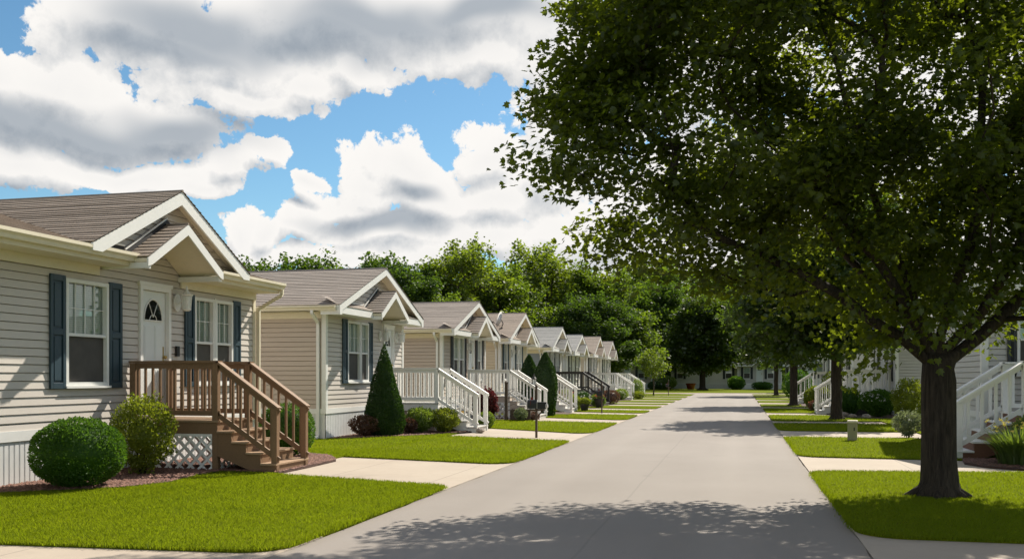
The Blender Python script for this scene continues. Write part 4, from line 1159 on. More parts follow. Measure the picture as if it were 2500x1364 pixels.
def seen(P, m=1.08):
    """rough view frustum of the photograph, with a margin, so that blades go where they show"""
    xr = P[:, 0] * cos(TH) + P[:, 1] * sin(TH); d = P[:, 1] * cos(TH) - P[:, 0] * sin(TH)
    return (d > 4) & (np.abs(xr / np.maximum(d, .1)) < 1250 / F_PX * m + .06)
# mulch chips and lawn blades
def chips():
    rs = np.random.RandomState(5); Ps = []
    for b, dn in zip(BEDS[:2] + BEDS[6:7], (1500, 500, 900)):
        b = np.array(b); lo, hi = b.min(0), b.max(0); n = int(np.prod(hi - lo) * dn); P = rs.uniform(lo, hi, (n, 2)); Ps.append(P[inside(P, b) & seen(P)])
    P = np.concatenate(Ps); n = len(P)
    base = np.array([[-1, -.6, 0], [1, -.5, .1], [.8, .6, 0], [-.9, .5, .1], [0, 0, .75]], float)
    F = np.array([[0, 1, 4], [1, 2, 4], [2, 3, 4], [3, 0, 4]])
    a = rs.uniform(0, 6.3, n); s = rs.uniform(.008, .024, n); c, sn = np.cos(a) * s, np.sin(a) * s
    V = np.stack([base[None, :, 0] * c[:, None] - base[None, :, 1] * sn[:, None] + P[:, 0:1], base[None, :, 0] * sn[:, None] + base[None, :, 1] * c[:, None] + P[:, 1:2], base[None, :, 2] * s[:, None] * rs.uniform(.6, 1.4, (n, 1)) + .040 + rs.uniform(-.002, .012, (n, 1))], 2).reshape(-1, 3)
    lp = (F.ravel()[None] + (np.arange(n) * 5)[:, None]).ravel()
    o = np_mesh('mulch_chips', V, lp, np.arange(n * 4) * 3, np.full(n * 4, 3), [M['mulch_bits']]); o['kind'] = 'stuff'
chips()
def blades():
    rs = np.random.RandomState(9); PP, SS = [], []
    for poly in LAWN_POLYS:
        lo, hi = poly.min(0), poly.max(0); lo = np.maximum(lo, [-13, 6]); hi = np.minimum(hi, [9, 46])
        if (hi <= lo).any(): continue
        # in depth slices, thinner and longer with distance
        for (d0, d1, dens, sz) in ((6, 12.5, 5200, 1.0), (12.5, 18, 2800, 1.15), (18, 28, 850, 1.5), (28, 46, 320, 2.1)):
            a = np.array([lo[0], max(lo[1], d0)]); b = np.array([hi[0], min(hi[1], d1)])
            if (b <= a).any(): continue
            n = int(np.prod(b - a) * dens); P = rs.uniform(a, b, (n, 2)); k = inside(P, poly) & seen(P)
            P = P[k]
            for bd in BEDS: P = P[~inside(P, bd)]
            P = P[~((P[:, 0] < -9.6) & (P[:, 1] < 17.4))]
            PP.append(P); SS.append(np.full(len(P), sz))
        # tufts spilling over the edges
        pl = np.concatenate([poly, poly[:1]])
        for p, q in zip(pl[:-1], pl[1:]):
            ln = np.linalg.norm(q - p); m = (p + q) / 2
            if ln > 30 or m[1] > 34 or m[1] < 6: continue
            n = int(ln * (420 if m[1] < 19 else 160)); t = rs.uniform(0, 1, (n, 1)); nn = np.array([q[1] - p[1], p[0] - q[0]]) / (ln + 1e-9)
            P = p + (q - p) * t + nn * (np.abs(rs.normal(0, .028, (n, 1))) * rs.choice([1, -1], (n, 1), p=[.7, .3]))
            P = P[seen(P)]
            for bd in BEDS: P = P[~inside(P, bd)]
            PP.append(P); SS.append(np.full(len(P), 1.25 if m[1] < 19 else 1.6))
    P = np.concatenate(PP); S = np.concatenate(SS); n = len(P)
    h = rs.uniform(.018, .042, n) * np.sqrt(S); w = rs.uniform(.0018, .0034, n) * S
    a = rs.uniform(0, 2 * pi, n); b = rs.uniform(0, 2 * pi, n); ln = rs.uniform(.1, .9, n) * h
    z0 = np.full(n, .022)
    base = np.stack([P[:, 0], P[:, 1], z0], 1); s = np.stack([np.cos(a), np.sin(a), np.zeros(n)], 1) * w[:, None]; d = np.stack([np.cos(b) * ln, np.sin(b) * ln, h], 1)
    mid = base + d * np.array([.4, .4, .62])
    V = np.stack([base - s, base + s, mid + s * .7, base + d, mid - s * .7], 1).reshape(-1, 3)
    lp = (np.array([0, 1, 2, 3, 4])[None] + (np.arange(n) * 5)[:, None]).ravel()
    o = np_mesh('grass', V, lp, np.arange(n) * 5, np.full(n, 5), [M['grass_blade']]); o['kind'] = 'stuff'
    print('blades', n)
blades()
XW = -9.6        # street face of the homes on one side
# ------------------------------------------------------------------ nearest home: long eave with a cross gable over the entrance
def first_house():
    W0, W1, GC = 3.0, 17.4, 13.85                       # wall ends and gable centre along the street
    root = thing('house', 'nearest beige house with slate blue shutters and a brown wooden porch', 'house', (XW, 0, 0), 0, 'manufactured homes along the street')
    sk, ev, D = .76, 3.40, 8.4; wt = 3.44; gp = .515; ghw = 2.2; gz = 3.43; ga = gz + gp * ghw
    rs = np.random.RandomState(4)
    wins = [(11.85, 12.81, 1.37, 2.95), (15.20, 15.86, 1.37, 2.95), (15.90, 16.52, 1.37, 2.95)]
    wins2 = [(7.0, 7.9, 1.37, 2.95)]
    dr = (13.60, 14.46, .86, 3.02)
    fr = MB()
    siding(fr, (0, 0, 0), (0, 1, 0), (1, 0, 0), lambda z: (W0, W1) if z <= wt else (max(W0, GC - (ga - z) / gp), min(W1, GC + (ga - z) / gp)), sk, ga - .05, .115, wins + wins2 + [dr])
    fr.build('front_wall', M['siding_taupe'], root)
    for y, n in ((W0, -1), (W1, 1)):
        mb = MB(); siding(mb, (0, y, 0), (-1, 0, 0), (0, n, 0), lambda z: (0, D) if z < wt else ((z - wt) / .28, D - (z - wt) / .28), sk, wt + .28 * D / 2 - .05); mb.build('side_wall', M['siding_taupe'], root)
    mb = MB(); siding(mb, (-D, 0, 0), (0, 1, 0), (-1, 0, 0), lambda z: (W0, W1), sk, wt); mb.build('back_wall', M['siding_taupe'], root)
    kb = MB()
    for O, U, n, a, b in (((0, 0, 0), (0, 1, 0), (1, 0, 0), W0, W1), ((0, W0, 0), (-1, 0, 0), (0, -1, 0), 0, D), ((0, W1, 0), (-1, 0, 0), (0, 1, 0), 0, D), ((-D, 0, 0), (0, 1, 0), (-1, 0, 0), W0, W1)):
        skirting(kb, O, U, n, a, b, -.02, sk - .13)
    kb.build('skirting', M['skirt_white'], root)
    bd = MB(); bd.box(0, W0 - .03, sk - .135, .032, W1 + .03, sk + .006); bd.box(-D, W0 - .03, sk - .135, -.001, W0 - .001, sk + .006); bd.box(-D, W1 + .001, sk - .135, -.001, W1 + .03, sk + .006)
    bd.build('base_trim', M['trim_white'], root)
    for y, s in ((W0, -1), (W1, 1)):
        ct = MB(); ct.box(-.08, y + s * .004, sk + .006, .026, y + s * .028, wt - .02); ct.box(.004, y + s * .003, sk + .006, .028, y - s * .07, wt - .02)
        ct.build('corner_trim', M['trim_cream'], root)
    # main roof, ridge along the street
    oh = .52
    rf = MB(); mp = .28; run = D / 2 + oh
    yg, hg, lo = GC - .12, 1.07, oh + .05                # the eave strip stops either side of the entrance gable
    for a, b in ((W1 + .14, yg + hg - .03), (yg - hg + .03, W0 - .3)):
        roof_slope(rf, (oh + .03, a, ev), (oh + .03, b, ev), (-1, 0, 0), mp, lo, .14, .013, .5, rs)
    roof_slope(rf, (oh + .03 - lo, W1 + .14, ev + mp * lo), (oh + .03 - lo, W0 - .3, ev + mp * lo), (-1, 0, 0), mp, run - lo, .14, .013, .5, rs)
    roof_slope(rf, (-D - oh, W0 - .3, ev), (-D - oh, W1 + .3, ev), (1, 0, 0), mp, run, .14, .013, .5, rs)
    ro = rf.build('roof', M['roof_brown_y'], root)
    cg = MB(); gx = .62
    for s in (-1, 1):
        roof_slope(cg, (-D / 2 - .6, GC + s * ghw, gz), (gx + .05, GC + s * ghw, gz), (0, -s, 0), gp, ghw, .105, .017, .35, rs, wav=.013)
    cg.tube([(-D / 2 - .6, GC, ga + .006), (gx + .05, GC, ga + .006)], .022, 6)
    cgo = cg.build('gable_roof', M['roof_brown'], root)
    sm = MB()
    for s in (-1, 1): sm.prism([(-.01, GC + s * ghw, gz - .03), (gx - .002, GC + s * ghw, gz - .03), (gx - .002, GC, ga - .03), (-.01, GC, ga - .03)], (0, 0, -.05))
    sm.build('soffit', M['trim_cream'], cgo)
    hb = .20; dv = hb * sqrt(1 + gp * gp)
    for s in (-1, 1):
        tm = MB(); Y = lambda v: GC + s * v
        tm.prism([(gx, Y(ghw + .005), gz - .015), (gx, Y(0), ga - .012), (gx, Y(0), ga - dv), (gx, Y(ghw - .20), gz + gp * .20 - dv), (gx, Y(ghw + .005), gz - .12)], (.034, 0, 0))
        tm.build('rake_trim', M['trim_white'], cgo)
    # porch gable
    pp, phw, pz, px = .61, 1.07, 3.34, .82
    porch_gable(root, GC - .12, phw, pz, pp, px, 'roof_brown', 9, 'trim_cream', .36)
    yc = GC - .12
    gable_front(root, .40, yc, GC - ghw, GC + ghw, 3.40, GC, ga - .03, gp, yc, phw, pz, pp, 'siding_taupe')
    # eaves left and right of the entrance
    for a, b in ((W0 - .3, yc - phw + .02), (yc + phw - .04, W1 + .14)):
        e = MB(); e.box(.02, a, ev - .20, oh - .002, b, ev - .185); e.build('soffit', M['trim_cream'], root)
        e = MB(); e.box(oh - .02, a, ev - .184, oh, b, ev - .012); e.build('fascia', M['trim_cream'], root)
        e = MB(); e.box(.02, a, ev - .34, .055, min(b - .10, W1), ev - .201); e.build('frieze_board', M['trim_cream'], root)
        gutter(root, (oh + .001, a, ev - .005), (oh + .001, b + (.22 if b < 15 else .0), ev - .005), (1, 0, 0), 'trim_cream', .13, .13)
    downspout(root, [(oh + .07, W1 + .06, ev - .13), (oh + .07, W1 + .06, ev - .24), (.08, W1 + .04, ev - .52), (.08, W1 + .04, .10), (.22, W1 + .04, .05)], 'trim_cream')
    window(root, *wins[0], nx=4, nz=2, sw=.31, blind=True); window(root, *wins2[0], nx=4, nz=2, sw=.31)
    window(root, *wins[1], nx=3, nz=2, shutters=(True, False), sw=.29, blind='full'); window(root, *wins[2], nx=3, nz=2, shutters=(False, True), sw=.27, blind='full')
    mm = MB(); mm.box(.0, 15.862, 1.34, .05, 15.898, 2.97); mm.build('mullion', M['trim_white'], root)
    door(root, *dr)
    wall_lamp(root, 14.66, 2.80, 1.3)
    bx = MB(); bx.box(.02, 14.62, 1.86, .06, 14.70, 2.04); bx.build('mail_slot_box', M['metal_dark'], root)
    ot = MB(); ot.box(.02, 14.62, 1.22, .045, 14.70, 1.34); ot.build('power_outlet', M['dish_grey'], root)
    return root
first_house()

PZ = .62
def row_house(y0, W, label, sid, roof, seed, sid_side=None, style=0, eave=3.2, pitch=.39, sh='shutter_blue', trim='trim_cream', lampy=None, exp=.115):
    hw = min(1.0, W * .19); yc = W * .5 + .08
    porch = (yc, hw, eave - .06, .74)
    z0, z1 = 1.38, 2.92
    if style == 0:
        wins = [(1.25, 2.05, z0, z1, 3, 2, (True, False), .30, True), (2.09, 2.62, z0, z1, 2, 2, (False, True), .26, True)]; doors = [(3.72, 4.50, .86, 2.90)]; lamps = [(3.45, 2.62, 1.2), (4.72, 2.62, 1.2)]
    elif style == 1:
        wins = [(1.15, 1.80, z0, z1, 2, 2, (True, False), .26, True), (1.84, 2.45, z0, z1, 2, 2, (False, True), .24, True), (4.22, 4.80, z0, z1, 2, 2, (True, True), .24, True)]; doors = [(3.02, 3.76, .86, 2.90)]; lamps = [(2.86, 2.6, 1.1)]
    elif style == 2:
        wins = [(.75, 1.40, z0, z1, 2, 2, (True, True), .24, True), (3.15, 3.75, z0, z1, 2, 2, (True, False), .22, True), (3.79, 4.28, z0, z1, 2, 2, (False, True), .20, True)]; doors = [(2.10, 2.80, .86, 2.90)]; lamps = [(1.88, 2.6, 1.1)]
    else:
        wins = [(.55, 1.15, z0, z1, 2, 2, (True, True), .22, True), (2.75, 3.25, z0, z1, 2, 2, (True, False), .22, True), (3.29, 3.80, z0, z1, 2, 2, (False, True), .22, True)]; doors = [(1.70, 2.40, .86, 2.90)]; lamps = [(2.55, 2.6, 1.0)]
    return gable_house('house', label, (XW, y0, 0), 0, W, 12.5, sid, sid_side, roof, eave, pitch, porch=porch, wins=wins, doors=doors, lamps=lamps, sh=sh, seed=seed, trim=trim, group='manufactured homes along the street', exp=exp, chim=seed in (22, 25))
row_house(20.8, 5.3, 'taupe gabled house behind the tall cone shaped evergreen, with white porch deck', 'siding_taupe', 'taupe', 21, 'siding_clay', 0)
row_house(29.9, 5.4, 'grey brown gabled house behind the dark red shrub, third along the street', 'siding_clay', 'taupe', 22, None, 1, 3.10, .36, 'shutter_dark')
row_house(37.7, 5.0, 'pale cream gabled house with a satellite dish on its tan roof', 'siding_cream', 'tan', 23, None, 3, 3.10, .42, 'shutter_blue')
row_house(46.7, 4.7, 'slate blue sided house with grey roof and white front behind a black porch deck', 'siding_white', 'grey', 24, 'siding_blue', 3, 3.0, .42, 'shutter_dark')
row_house(53.2, 4.6, 'white house with grey roof, beyond the slate blue sided house', 'siding_white', 'grey', 25, None, 3, 2.95, .40, 'shutter_dark')
row_house(60.6, 4.7, 'sand coloured house with brown roof, second from the end of its row', 'siding_sand', 'tan', 26, None, 3, 3.0, .45, 'shutter_dark')
row_house(67.0, 4.7, 'pale house closing the row, farthest from the brown wooden porch', 'siding_white', 'taupe', 27, 'siding_sand', 3, 3.0, .42, 'shutter_dark')
# opposite side
def far_side(x, y0, W, label, sid, roof, seed, style=0, D=12):
    z0, z1 = 1.38, 2.92; hw = 1.0; yc = W * .5
    wins = [(W - 1.75, W - .95, z0, z1, 2, 2, (True, True), .30, True), (.8, 1.5, z0, z1, 2, 2, (True, True), .26, True)]
    return gable_house('house', label, (x, y0 + W, 0), R(180), W, D, sid, None, roof, 3.2, .39, porch=(yc, hw, 3.14, .74), wins=[(W - b, W - a, c, d, e, f, g, h, i) for (a, b, c, d, e, f, g, h, i) in wins] if style else wins, doors=[(2.75, 3.5, .86, 2.9)], lamps=[(2.55, 2.6, 1.1)], sh='shutter_dark', seed=seed, trim='trim_white', group='manufactured homes along the street')
far_side(5.76, 38, 6.2, 'light grey house behind the white deck with a slatted chair', 'siding_grey', 'grey', 31)
far_side(5.76, 52.5, 6.0, 'white house behind the farther curved white railing, past two street trees', 'siding_white', 'grey', 32)
far_side(5.9, 66, 6.0, 'white house partly hidden by street trees near the end of the road', 'siding_white', 'taupe', 33)

# house beside the big maple: its windowed wall faces the camera
def side_house():
    x0, x1, y0, y1, sk, wt = 4.75, 15.0, 20.6, 25.6, .80, 3.45
    root = thing('house', 'light grey sided house right behind the big maple tree trunk', 'house', (x0, y0, 0), 0, 'manufactured homes along the street')
    W, D = x1 - x0, y1 - y0
    wins = [(.62, 1.08, 1.55, 3.0, 2, 2, (True, False), .16, True), (1.12, 1.62, 1.55, 3.0, 2, 2, (False, True), .20, True), (3.6, 4.5, 1.5, 3.0, 3, 2, (True, True), .3, True)]
    dr = (2.35, 3.15, .88, 2.95)
    mb = MB(); siding(mb, (0, 0, 0), (1, 0, 0), (0, -1, 0), lambda z: (0, W), sk, wt, .115, [w[:4] for w in wins] + [dr]); mb.build('front_wall', M['siding_grey'], root)
    rp = .36
    for x, n in ((0, -1), (W, 1)):
        mb = MB(); siding(mb, (x, 0, 0), (0, 1, 0), (n, 0, 0), lambda z: (0, D) if z <= wt else ((z - wt) / rp, D - (z - wt) / rp), sk, wt + rp * D / 2 - .05, .115); mb.build('side_wall', M['siding_grey'], root)
    mb = MB(); siding(mb, (0, D, 0), (1, 0, 0), (0, 1, 0), lambda z: (0, W), sk, wt); mb.build('back_wall', M['siding_grey'], root)
    kb = MB()
    for O, U, n, a in (((0, 0, 0), (1, 0, 0), (0, -1, 0), W), ((0, 0, 0), (0, 1, 0), (-1, 0, 0), D), ((W, 0, 0), (0, 1, 0), (1, 0, 0), D), ((0, D, 0), (1, 0, 0), (0, 1, 0), W)): skirting(kb, O, U, n, 0, a, -.02, sk - .12)
    kb.build('skirting', M['skirt_white'], root)
    bd = MB(); bd.box(-.03, -.03, sk - .12, W + .03, -.001, sk + .005); bd.box(-.03, .0, sk - .12, -.001, D + .03, sk + .005); bd.build('base_trim', M['trim_white'], root)
    ct = MB(); ct.box(-.028, -.028, sk + .006, .10, -.003, wt); ct.box(-.028, -.002, sk + .006, -.003, .10, wt); ct.build('corner_trim', M['trim_white'], root)
    ct = MB(); ct.box(-.028, D - .1, sk + .006, -.003, D + .02, wt); ct.build('corner_trim', M['trim_white'], root)
    rf = MB(); rs = np.random.RandomState(8); e = wt - .08
    roof_slope(rf, (-.35, -.4, e), (W + .35, -.4, e), (0, 1, 0), rp, D / 2 + .4, .14, .013, .6, rs); roof_slope(rf, (W + .35, D + .4, e), (-.35, D + .4, e), (0, -1, 0), rp, D / 2 + .4, .14, .013, .6, rs)
    rf.build('roof', M['roof_grey'], root)
    fa = MB(); fa.box(-.35, -.42, e - .17, W + .35, -.40, e - .01); fa.build('fascia', M['trim_white'], root)
    so_ = MB(); so_.box(-.35, -.398, e - .165, W + .35, -.02, e - .15); so_.build('soffit', M['trim_white'], root)
    hr = e + rp * (D / 2 + .4)
    for s in (0, 1):
        Y = lambda v: v if s == 0 else D - v
        t = MB(); t.prism([(-.35, Y(-.4), e - .015), (-.35, Y(D / 2), hr - .012), (-.35, Y(D / 2), hr - .2), (-.35, Y(-.4), e - .19)], (.03, 0, 0)); t.build('rake_trim', M['trim_white'], root)
    # windows and door are built for a wall at x = 0 and turned with a helper frame
    before = set(bpy.data.objects)
    for w in wins: window(root, w[0], w[1], w[2], w[3], nx=w[4], nz=w[5], shutters=w[6], sh_mat='shutter_dark', sw=w[7], blind=w[8])
    door(root, *dr)
    for o in set(bpy.data.objects) - before:
        if o.parent is root: o.rotation_euler = (0, 0, R(-90))
    return root
side_house()

# homes across the end of the street
def end_house(x, y, W, label, sid, roof, seed, sh='shutter_dark', eave=3.0):
    wins = [(.7, 1.5, 1.3, 2.7, 2, 2, (True, True), .3, True), (W - 1.7, W - .9, 1.3, 2.7, 2, 2, (True, True), .3, True)]
    return gable_house('house', label, (x, y, 0), R(-90), W, 9.0, sid, None, roof, eave, .34, porch=(W * .5, 1.0, eave - .06, .74), wins=wins, doors=[(W / 2 - .4, W / 2 + .4, .86, 2.85)], lamps=[], sh=sh, seed=seed, trim='trim_white', group='manufactured homes along the street', spout=False)
end_house(-16.5, 117, 6.0, 'tan house across the end of the street, behind the young tree', 'siding_clay', 'tan', 51)
end_house(-8.4, 121, 8.4, 'white house across the end of the street, behind the round dark tree', 'siding_white', 'grey', 52)
end_house(-.2, 119, 5.2, 'small house with navy shutters and grey roof at the end of the road', 'siding_grey', 'grey', 53)
end_house(6.0, 122, 5.0, 'white house at the end of the road beyond the row of street trees', 'siding_white', 'taupe', 54)

# ------------------------------------------------------------------ decks
deck('brown wooden porch deck with lattice skirt and stairs at the nearest house', (XW + .03, 13.3, 0), 0, 1.60, 1.10, .82, .94, 'deck_brown', 'deck_floor', 'lattice', run=.25)
deck('white porch deck with grey floor behind the tall cone shaped evergreen', (XW + .03, 24.45, 0), 0, 1.6, 1.15, .80, .95, 'paint_white', 'siding_grey', 'stone_rock', riser='siding_grey')
deck('white porch deck above a dark lattice, beside the dark red shrub', (XW + .03, 32.7, 0), 0, 1.6, 1.3, .82, .95, 'paint_white', 'siding_grey', 'dark_lattice', fasc='siding_clay', riser='siding_grey')
deck('white porch deck mostly hidden behind two tall column evergreens', (XW + .03, 39.3, 0), 0, 1.6, 1.3, .82, .95, 'paint_white', 'siding_grey', 'siding_clay')
deck('black porch deck with black railings in front of the white fronted house', (XW + .03, 48.2, 0), 0, 1.7, 2.2, .84, .95, 'black_paint', 'black_paint', 'black_paint', gap=.15)
deck('white porch deck with solid stair rail, next beyond the black deck', (XW + .03, 62.1, 0), 0, 1.6, 1.5, .84, .95, 'paint_white', 'siding_grey', 'black_paint', gap=.2)
deck('white porch deck at the far end of the row, near the young tree', (XW + .03, 69.5, 0), 0, 1.6, 1.5, .84, .95, 'paint_white', 'siding_grey', 'black_paint', gap=.2)
deck('white porch deck with brown steps beside the big maple', (7.05, 19.95, 0), R(180), 2.12, 1.45, .84, .95, 'paint_white', 'paint_white', 'deck_red', fasc='deck_red', tread='paint_white', riser='deck_red', gap=.2, cap=.22, bal=.05, post=.11)
deck('white porch deck with a slatted chair on it, behind the second street tree', (5.73, 40.9, 0), R(180), 1.6, 2.0, .84, .95, 'paint_white', 'paint_white', 'black_paint', gap=.16, stair_w=1.2)
deck('white porch deck beyond the round hydrangea bush, past the second street tree', (5.73, 56.0, 0), R(180), 1.7, 2.4, .84, .95, 'paint_white', 'paint_white', 'black_paint', gap=.22, stair_w=1.4)

# ------------------------------------------------------------------ small things
def mailbox(label, x, y, s=1.0, rot=0.0, box='metal_dark', paper=True):
    root = thing('mailbox', label, 'mailbox', (x, y, 0), rot, 'mailboxes along the street')
    p = MB(); p.box(-.032, -.032, -.04, .032, .032, 1.28 * s); p.lathe([(1.281 * s, .042), (1.31 * s, .046), (1.36 * s, .004)], n=8)
    p.box(-.22, -.03, .69, .26, .03, .73); p.bar((.0, 0, .50), (.18, 0, .69), .035, .035, up=(0, 1, 0)); p.build('post', M['wood_post'], root)
    a = [(-.10, .0), (-.10, .13)] + [(.10 * -cos(pi * k / 8), .13 + .10 * sin(pi * k / 8)) for k in range(1, 8)] + [(.10, .13), (.10, .0)]
    b = MB(); b.prism([(-.27, q, .745 + z) for q, z in a], (.30, 0, 0)); bo = b.build('box', M[box], root)
    d = MB(); d.prism([(.031, q * .94, .75 + z * .94) for q, z in a], (.012, 0, 0)); d.box(.043, -.02, .90, .065, .02, .925); d.build('lid', M['dish_grey'] if paper else M[box], bo)
    f = MB(); f.box(-.16, -.125, .84, -.15, -.115, 1.04); f.box(-.16, -.125, .97, -.08, -.115, 1.04); f.build('flag', M['car_red'], bo)
    if paper:
        t = MB(); t.box(.05, -.10, .735, .30, .10, .75); t.box(.05, -.10, .75, .30, -.088, .90); t.box(.05, .088, .75, .30, .10, .90); t.box(.05, -.10, .90, .30, .10, .915); t.build('paper_slot', M['metal_dark'], root)
        n = MB(); n.tube([(.10, 0, .80), (.36, 0, .82)], .05, 10); n.build('newspaper', M['dish_grey'], root)
    root.scale = (.80, .80, .97); return root
mailbox('dark mailbox with rolled newspaper on a dark post, closest of the mailboxes', -4.87, 22.75, 1.0)
mailbox('dark mailbox on a post on the lawn before the black deck', -5.55, 38.9, 1.0, paper=False)
mailbox('small dark mailbox far off near the young tree', -5.5, 76, 1.0, paper=False)

def lantern_post():
    root = thing('lantern_post', 'black garden lantern on a dark pole before the white stair rail', 'lamp post', (-7.15, 33.0, 0))
    p = MB(); p.lathe([(-.03, .05), (.10, .045), (.12, .03), (1.15, .026), (1.17, .05), (1.20, .05)], n=10); p.build('pole', M['black_paint'], root)
    h = MB(); h.lathe([(1.20, .07), (1.22, .07)], n=6)
    for k in range(6):
        t = pi * k / 3; h.bar((.06 * cos(t), .06 * sin(t), 1.22), (.085 * cos(t), .085 * sin(t), 1.42), .012, .012, up=(0, 1, .1))
    h.lathe([(1.42, .105), (1.44, .10), (1.53, .03), (1.56, .035), (1.64, .004)], n=6); ho = h.build('lantern', M['black_paint'], root)
    g_ = MB(); g_.lathe([(1.222, .052), (1.418, .076)], n=6); g_.build('lamp_glass', M['lamp_glass'], ho)
lantern_post()
def planter_post():
    root = thing('garden_post', 'dark wooden garden post with climbing bare twigs beside a planter box', 'post', (-7.75, 31.3, 0))
    p = MB(); p.box(-.05, -.05, -.03, .05, .05, 1.30); p.lathe([(1.30, .075), (1.33, .075), (1.36, .02)], n=4); p.build('post', M['wood_post'], root)
    t = MB(); q = np.random.RandomState(3)
    for k in range(6):
        z = .35 + .14 * k; t.tube([(.05, 0, z), (.25 + .1 * q.rand(), q.normal(0, .05), z + .05 + .1 * q.rand()), (.5 + .2 * q.rand(), q.normal(0, .1), z - .1 + .2 * q.rand())], [.008, .006, .003], 5)
    t.build('twig', M['bark'], root)
    r2 = thing('planter_box', 'low dark planter box of weathered boards beside the garden post', 'planter', (-7.25, 31.45, 0))
    b = MB()
    for k in range(3): 
        b.box(-.36, -.22, .0 + .125 * k, .36, -.19, .12 + .125 * k); b.box(-.36, .19, .0 + .125 * k, .36, .22, .12 + .125 * k); b.box(-.36, -.189, .0 + .125 * k, -.33, .189, .12 + .125 * k); b.box(.33, -.189, .0 + .125 * k, .36, .189, .12 + .125 * k)
    b.box(-.40, -.25, .375, .40, -.18, .40); b.box(-.40, .18, .375, .40, .25, .40); b.build('box', M['wood_post'], r2)
    s = MB(); s.box(-.329, -.188, .0, .329, .188, .33); s.build('soil', M['mulch'], r2)
planter_post()
def pedestal():
    root = thing('utility_pedestal', 'green utility pedestal standing on the lawn before the second street tree', 'utility box', (2.55, 23.1, 0), R(-8))
    b = MB(); b.box(-.105, -.085, -.02, .105, .085, .44); b.box(-.105, -.006 - .085, .06, -.02, -.085, .42); b.build('body', M['utility_green'], root, bevel=.012)
    c = MB(); c.box(-.115, -.095, .44, .115, .095, .50); c.build('cap', M['trim_cream'], root, bevel=.015)
    h = MB(); h.box(.03, -.096, .26, .055, -.0855, .34); h.build('latch', M['metal_dark'], root)
pedestal()
def dish():
    root = thing('satellite_dish', 'round satellite dish on the tan roof of the cream house', 'satellite dish', (-9.75, 38.4, 3.55), R(-60))
    d = MB(); pr = []
    prof = [(.06 * (r / .3) ** 2, r) for r in np.linspace(.01, .34, 6)]
    d.lathe(prof + [(z + .012, r) for z, r in prof[::-1]], n=18)
    d.v = [(x * 1.0, -z * .9 + y * .25, .36 + y * .95 + z * .3) for x, y, z in d.v]; d.build('reflector', M['dish_grey'], root, smooth=True)
    a = MB(); a.tube([(0, .02, .0), (0, .10, .2), (0, .02, .36)], .02, 6); a.box(-.06, -.04, -.12, .06, .08, .02); a.build('mast', M['metal_dark'], root)
    b = MB(); b.tube([(0, -.02, .08), (0, -.34, .24)], .012, 6); b.box(-.03, -.38, .22, .03, -.32, .29); b.build('feed_arm', M['metal_dark'], root)
dish()
def chair(label, x, y, z, rot):
    root = thing('slatted_chair', label, 'chair', (x, y, z), rot)
    s = MB()
    for k in range(5): s.box(-.24, -.24 + .098 * k, .42, .24, -.155 + .098 * k, .445)
    s.build('seat', M['trim_white'], root)
    b = MB()
    for k in range(5): b.bar((-.20 + .1 * k, .25, .45), (-.20 + .1 * k, .36, .98), .06, .02, up=(0, 1, 0))
    b.bar((-.26, .365, .99), (.26, .365, .99), .03, .07); b.build('backrest', M['trim_white'], root)
    for x_, y_ in ((-.24, -.22), (.24, -.22), (-.24, .24), (.24, .24)):
        l = MB(); l.box(x_ - .025, y_ - .025, 0, x_ + .025, y_ + .025, .66 if y_ < 0 else .46); l.build('leg', M['trim_white'], root)
    for x_ in (-.25, .25): l = MB(); l.box(x_ - .04, -.27, .66, x_ + .04, .30, .685); l.build('armrest', M['trim_white'], root)
chair('white slatted chair standing on the white deck behind the second street tree', 4.75, 39.75, .84, R(20))
def pot(label, x, y, z, r, h, mat, plant=None, seed=1, name='flower_pot'):
    root = thing(name, label, 'flower pot', (x, y, z))
    m = MB(); m.lathe([(0, r * .72), (h * .8, r), (h * .8, r * 1.1), (h, r * 1.12), (h, r * .95), (h * .85, r * .9)], n=16); m.build('pot', M[mat], root, smooth=False)
    s = MB(); s.lathe([(h * .84, r * .92), (h * .86, r * .92)], n=14); s.build('soil', M['mulch'], root)
pot('round yellow pot on the steps of the white deck behind the cone evergreen', -7.55, 25.25, .36, .11, .2, 'pot_yellow')
pot('dark pot of lime leaves at the foot of the column evergreens', -6.55, 40.6, .04, .2, .3, 'metal_dark')
pot('dark pot holding pink flowers beside the mailbox before the black deck', -6.6, 45.4, .04, .24, .42, 'metal_dark')
pot('dark barrel planter in front of the white house across the end of the street', -5.6, 113.5, .03, .55, .75, 'car_red')

def rocks():
    q = np.random.RandomState(6)
    for k, (x, y, s, lab) in enumerate([(-6.75, 24.35, .16, 'grey brown edging stone beside the foot of the white stairs'), (3.75, 37.2, .26, 'flat pinkish stone, larger, at the mulch bed below the hydrangea'), (4.05, 36.7, .18, 'small pinkish stone leaning at the mulch bed below the hydrangea'), (4.45, 36.0, .22, 'low stone at the near corner of the hydrangea bed')]):
        root = thing('garden_stone', lab, 'stone', (x, y, .03), q.uniform(0, 6), 'stones in the flower beds')
        m = MB(); m.ellipsoid((0, 0, s * .25), (s, s * .7, s * .42), 10, 7, 0, .14, q); m.build('stone', M['stone_rock'], root)
rocks()

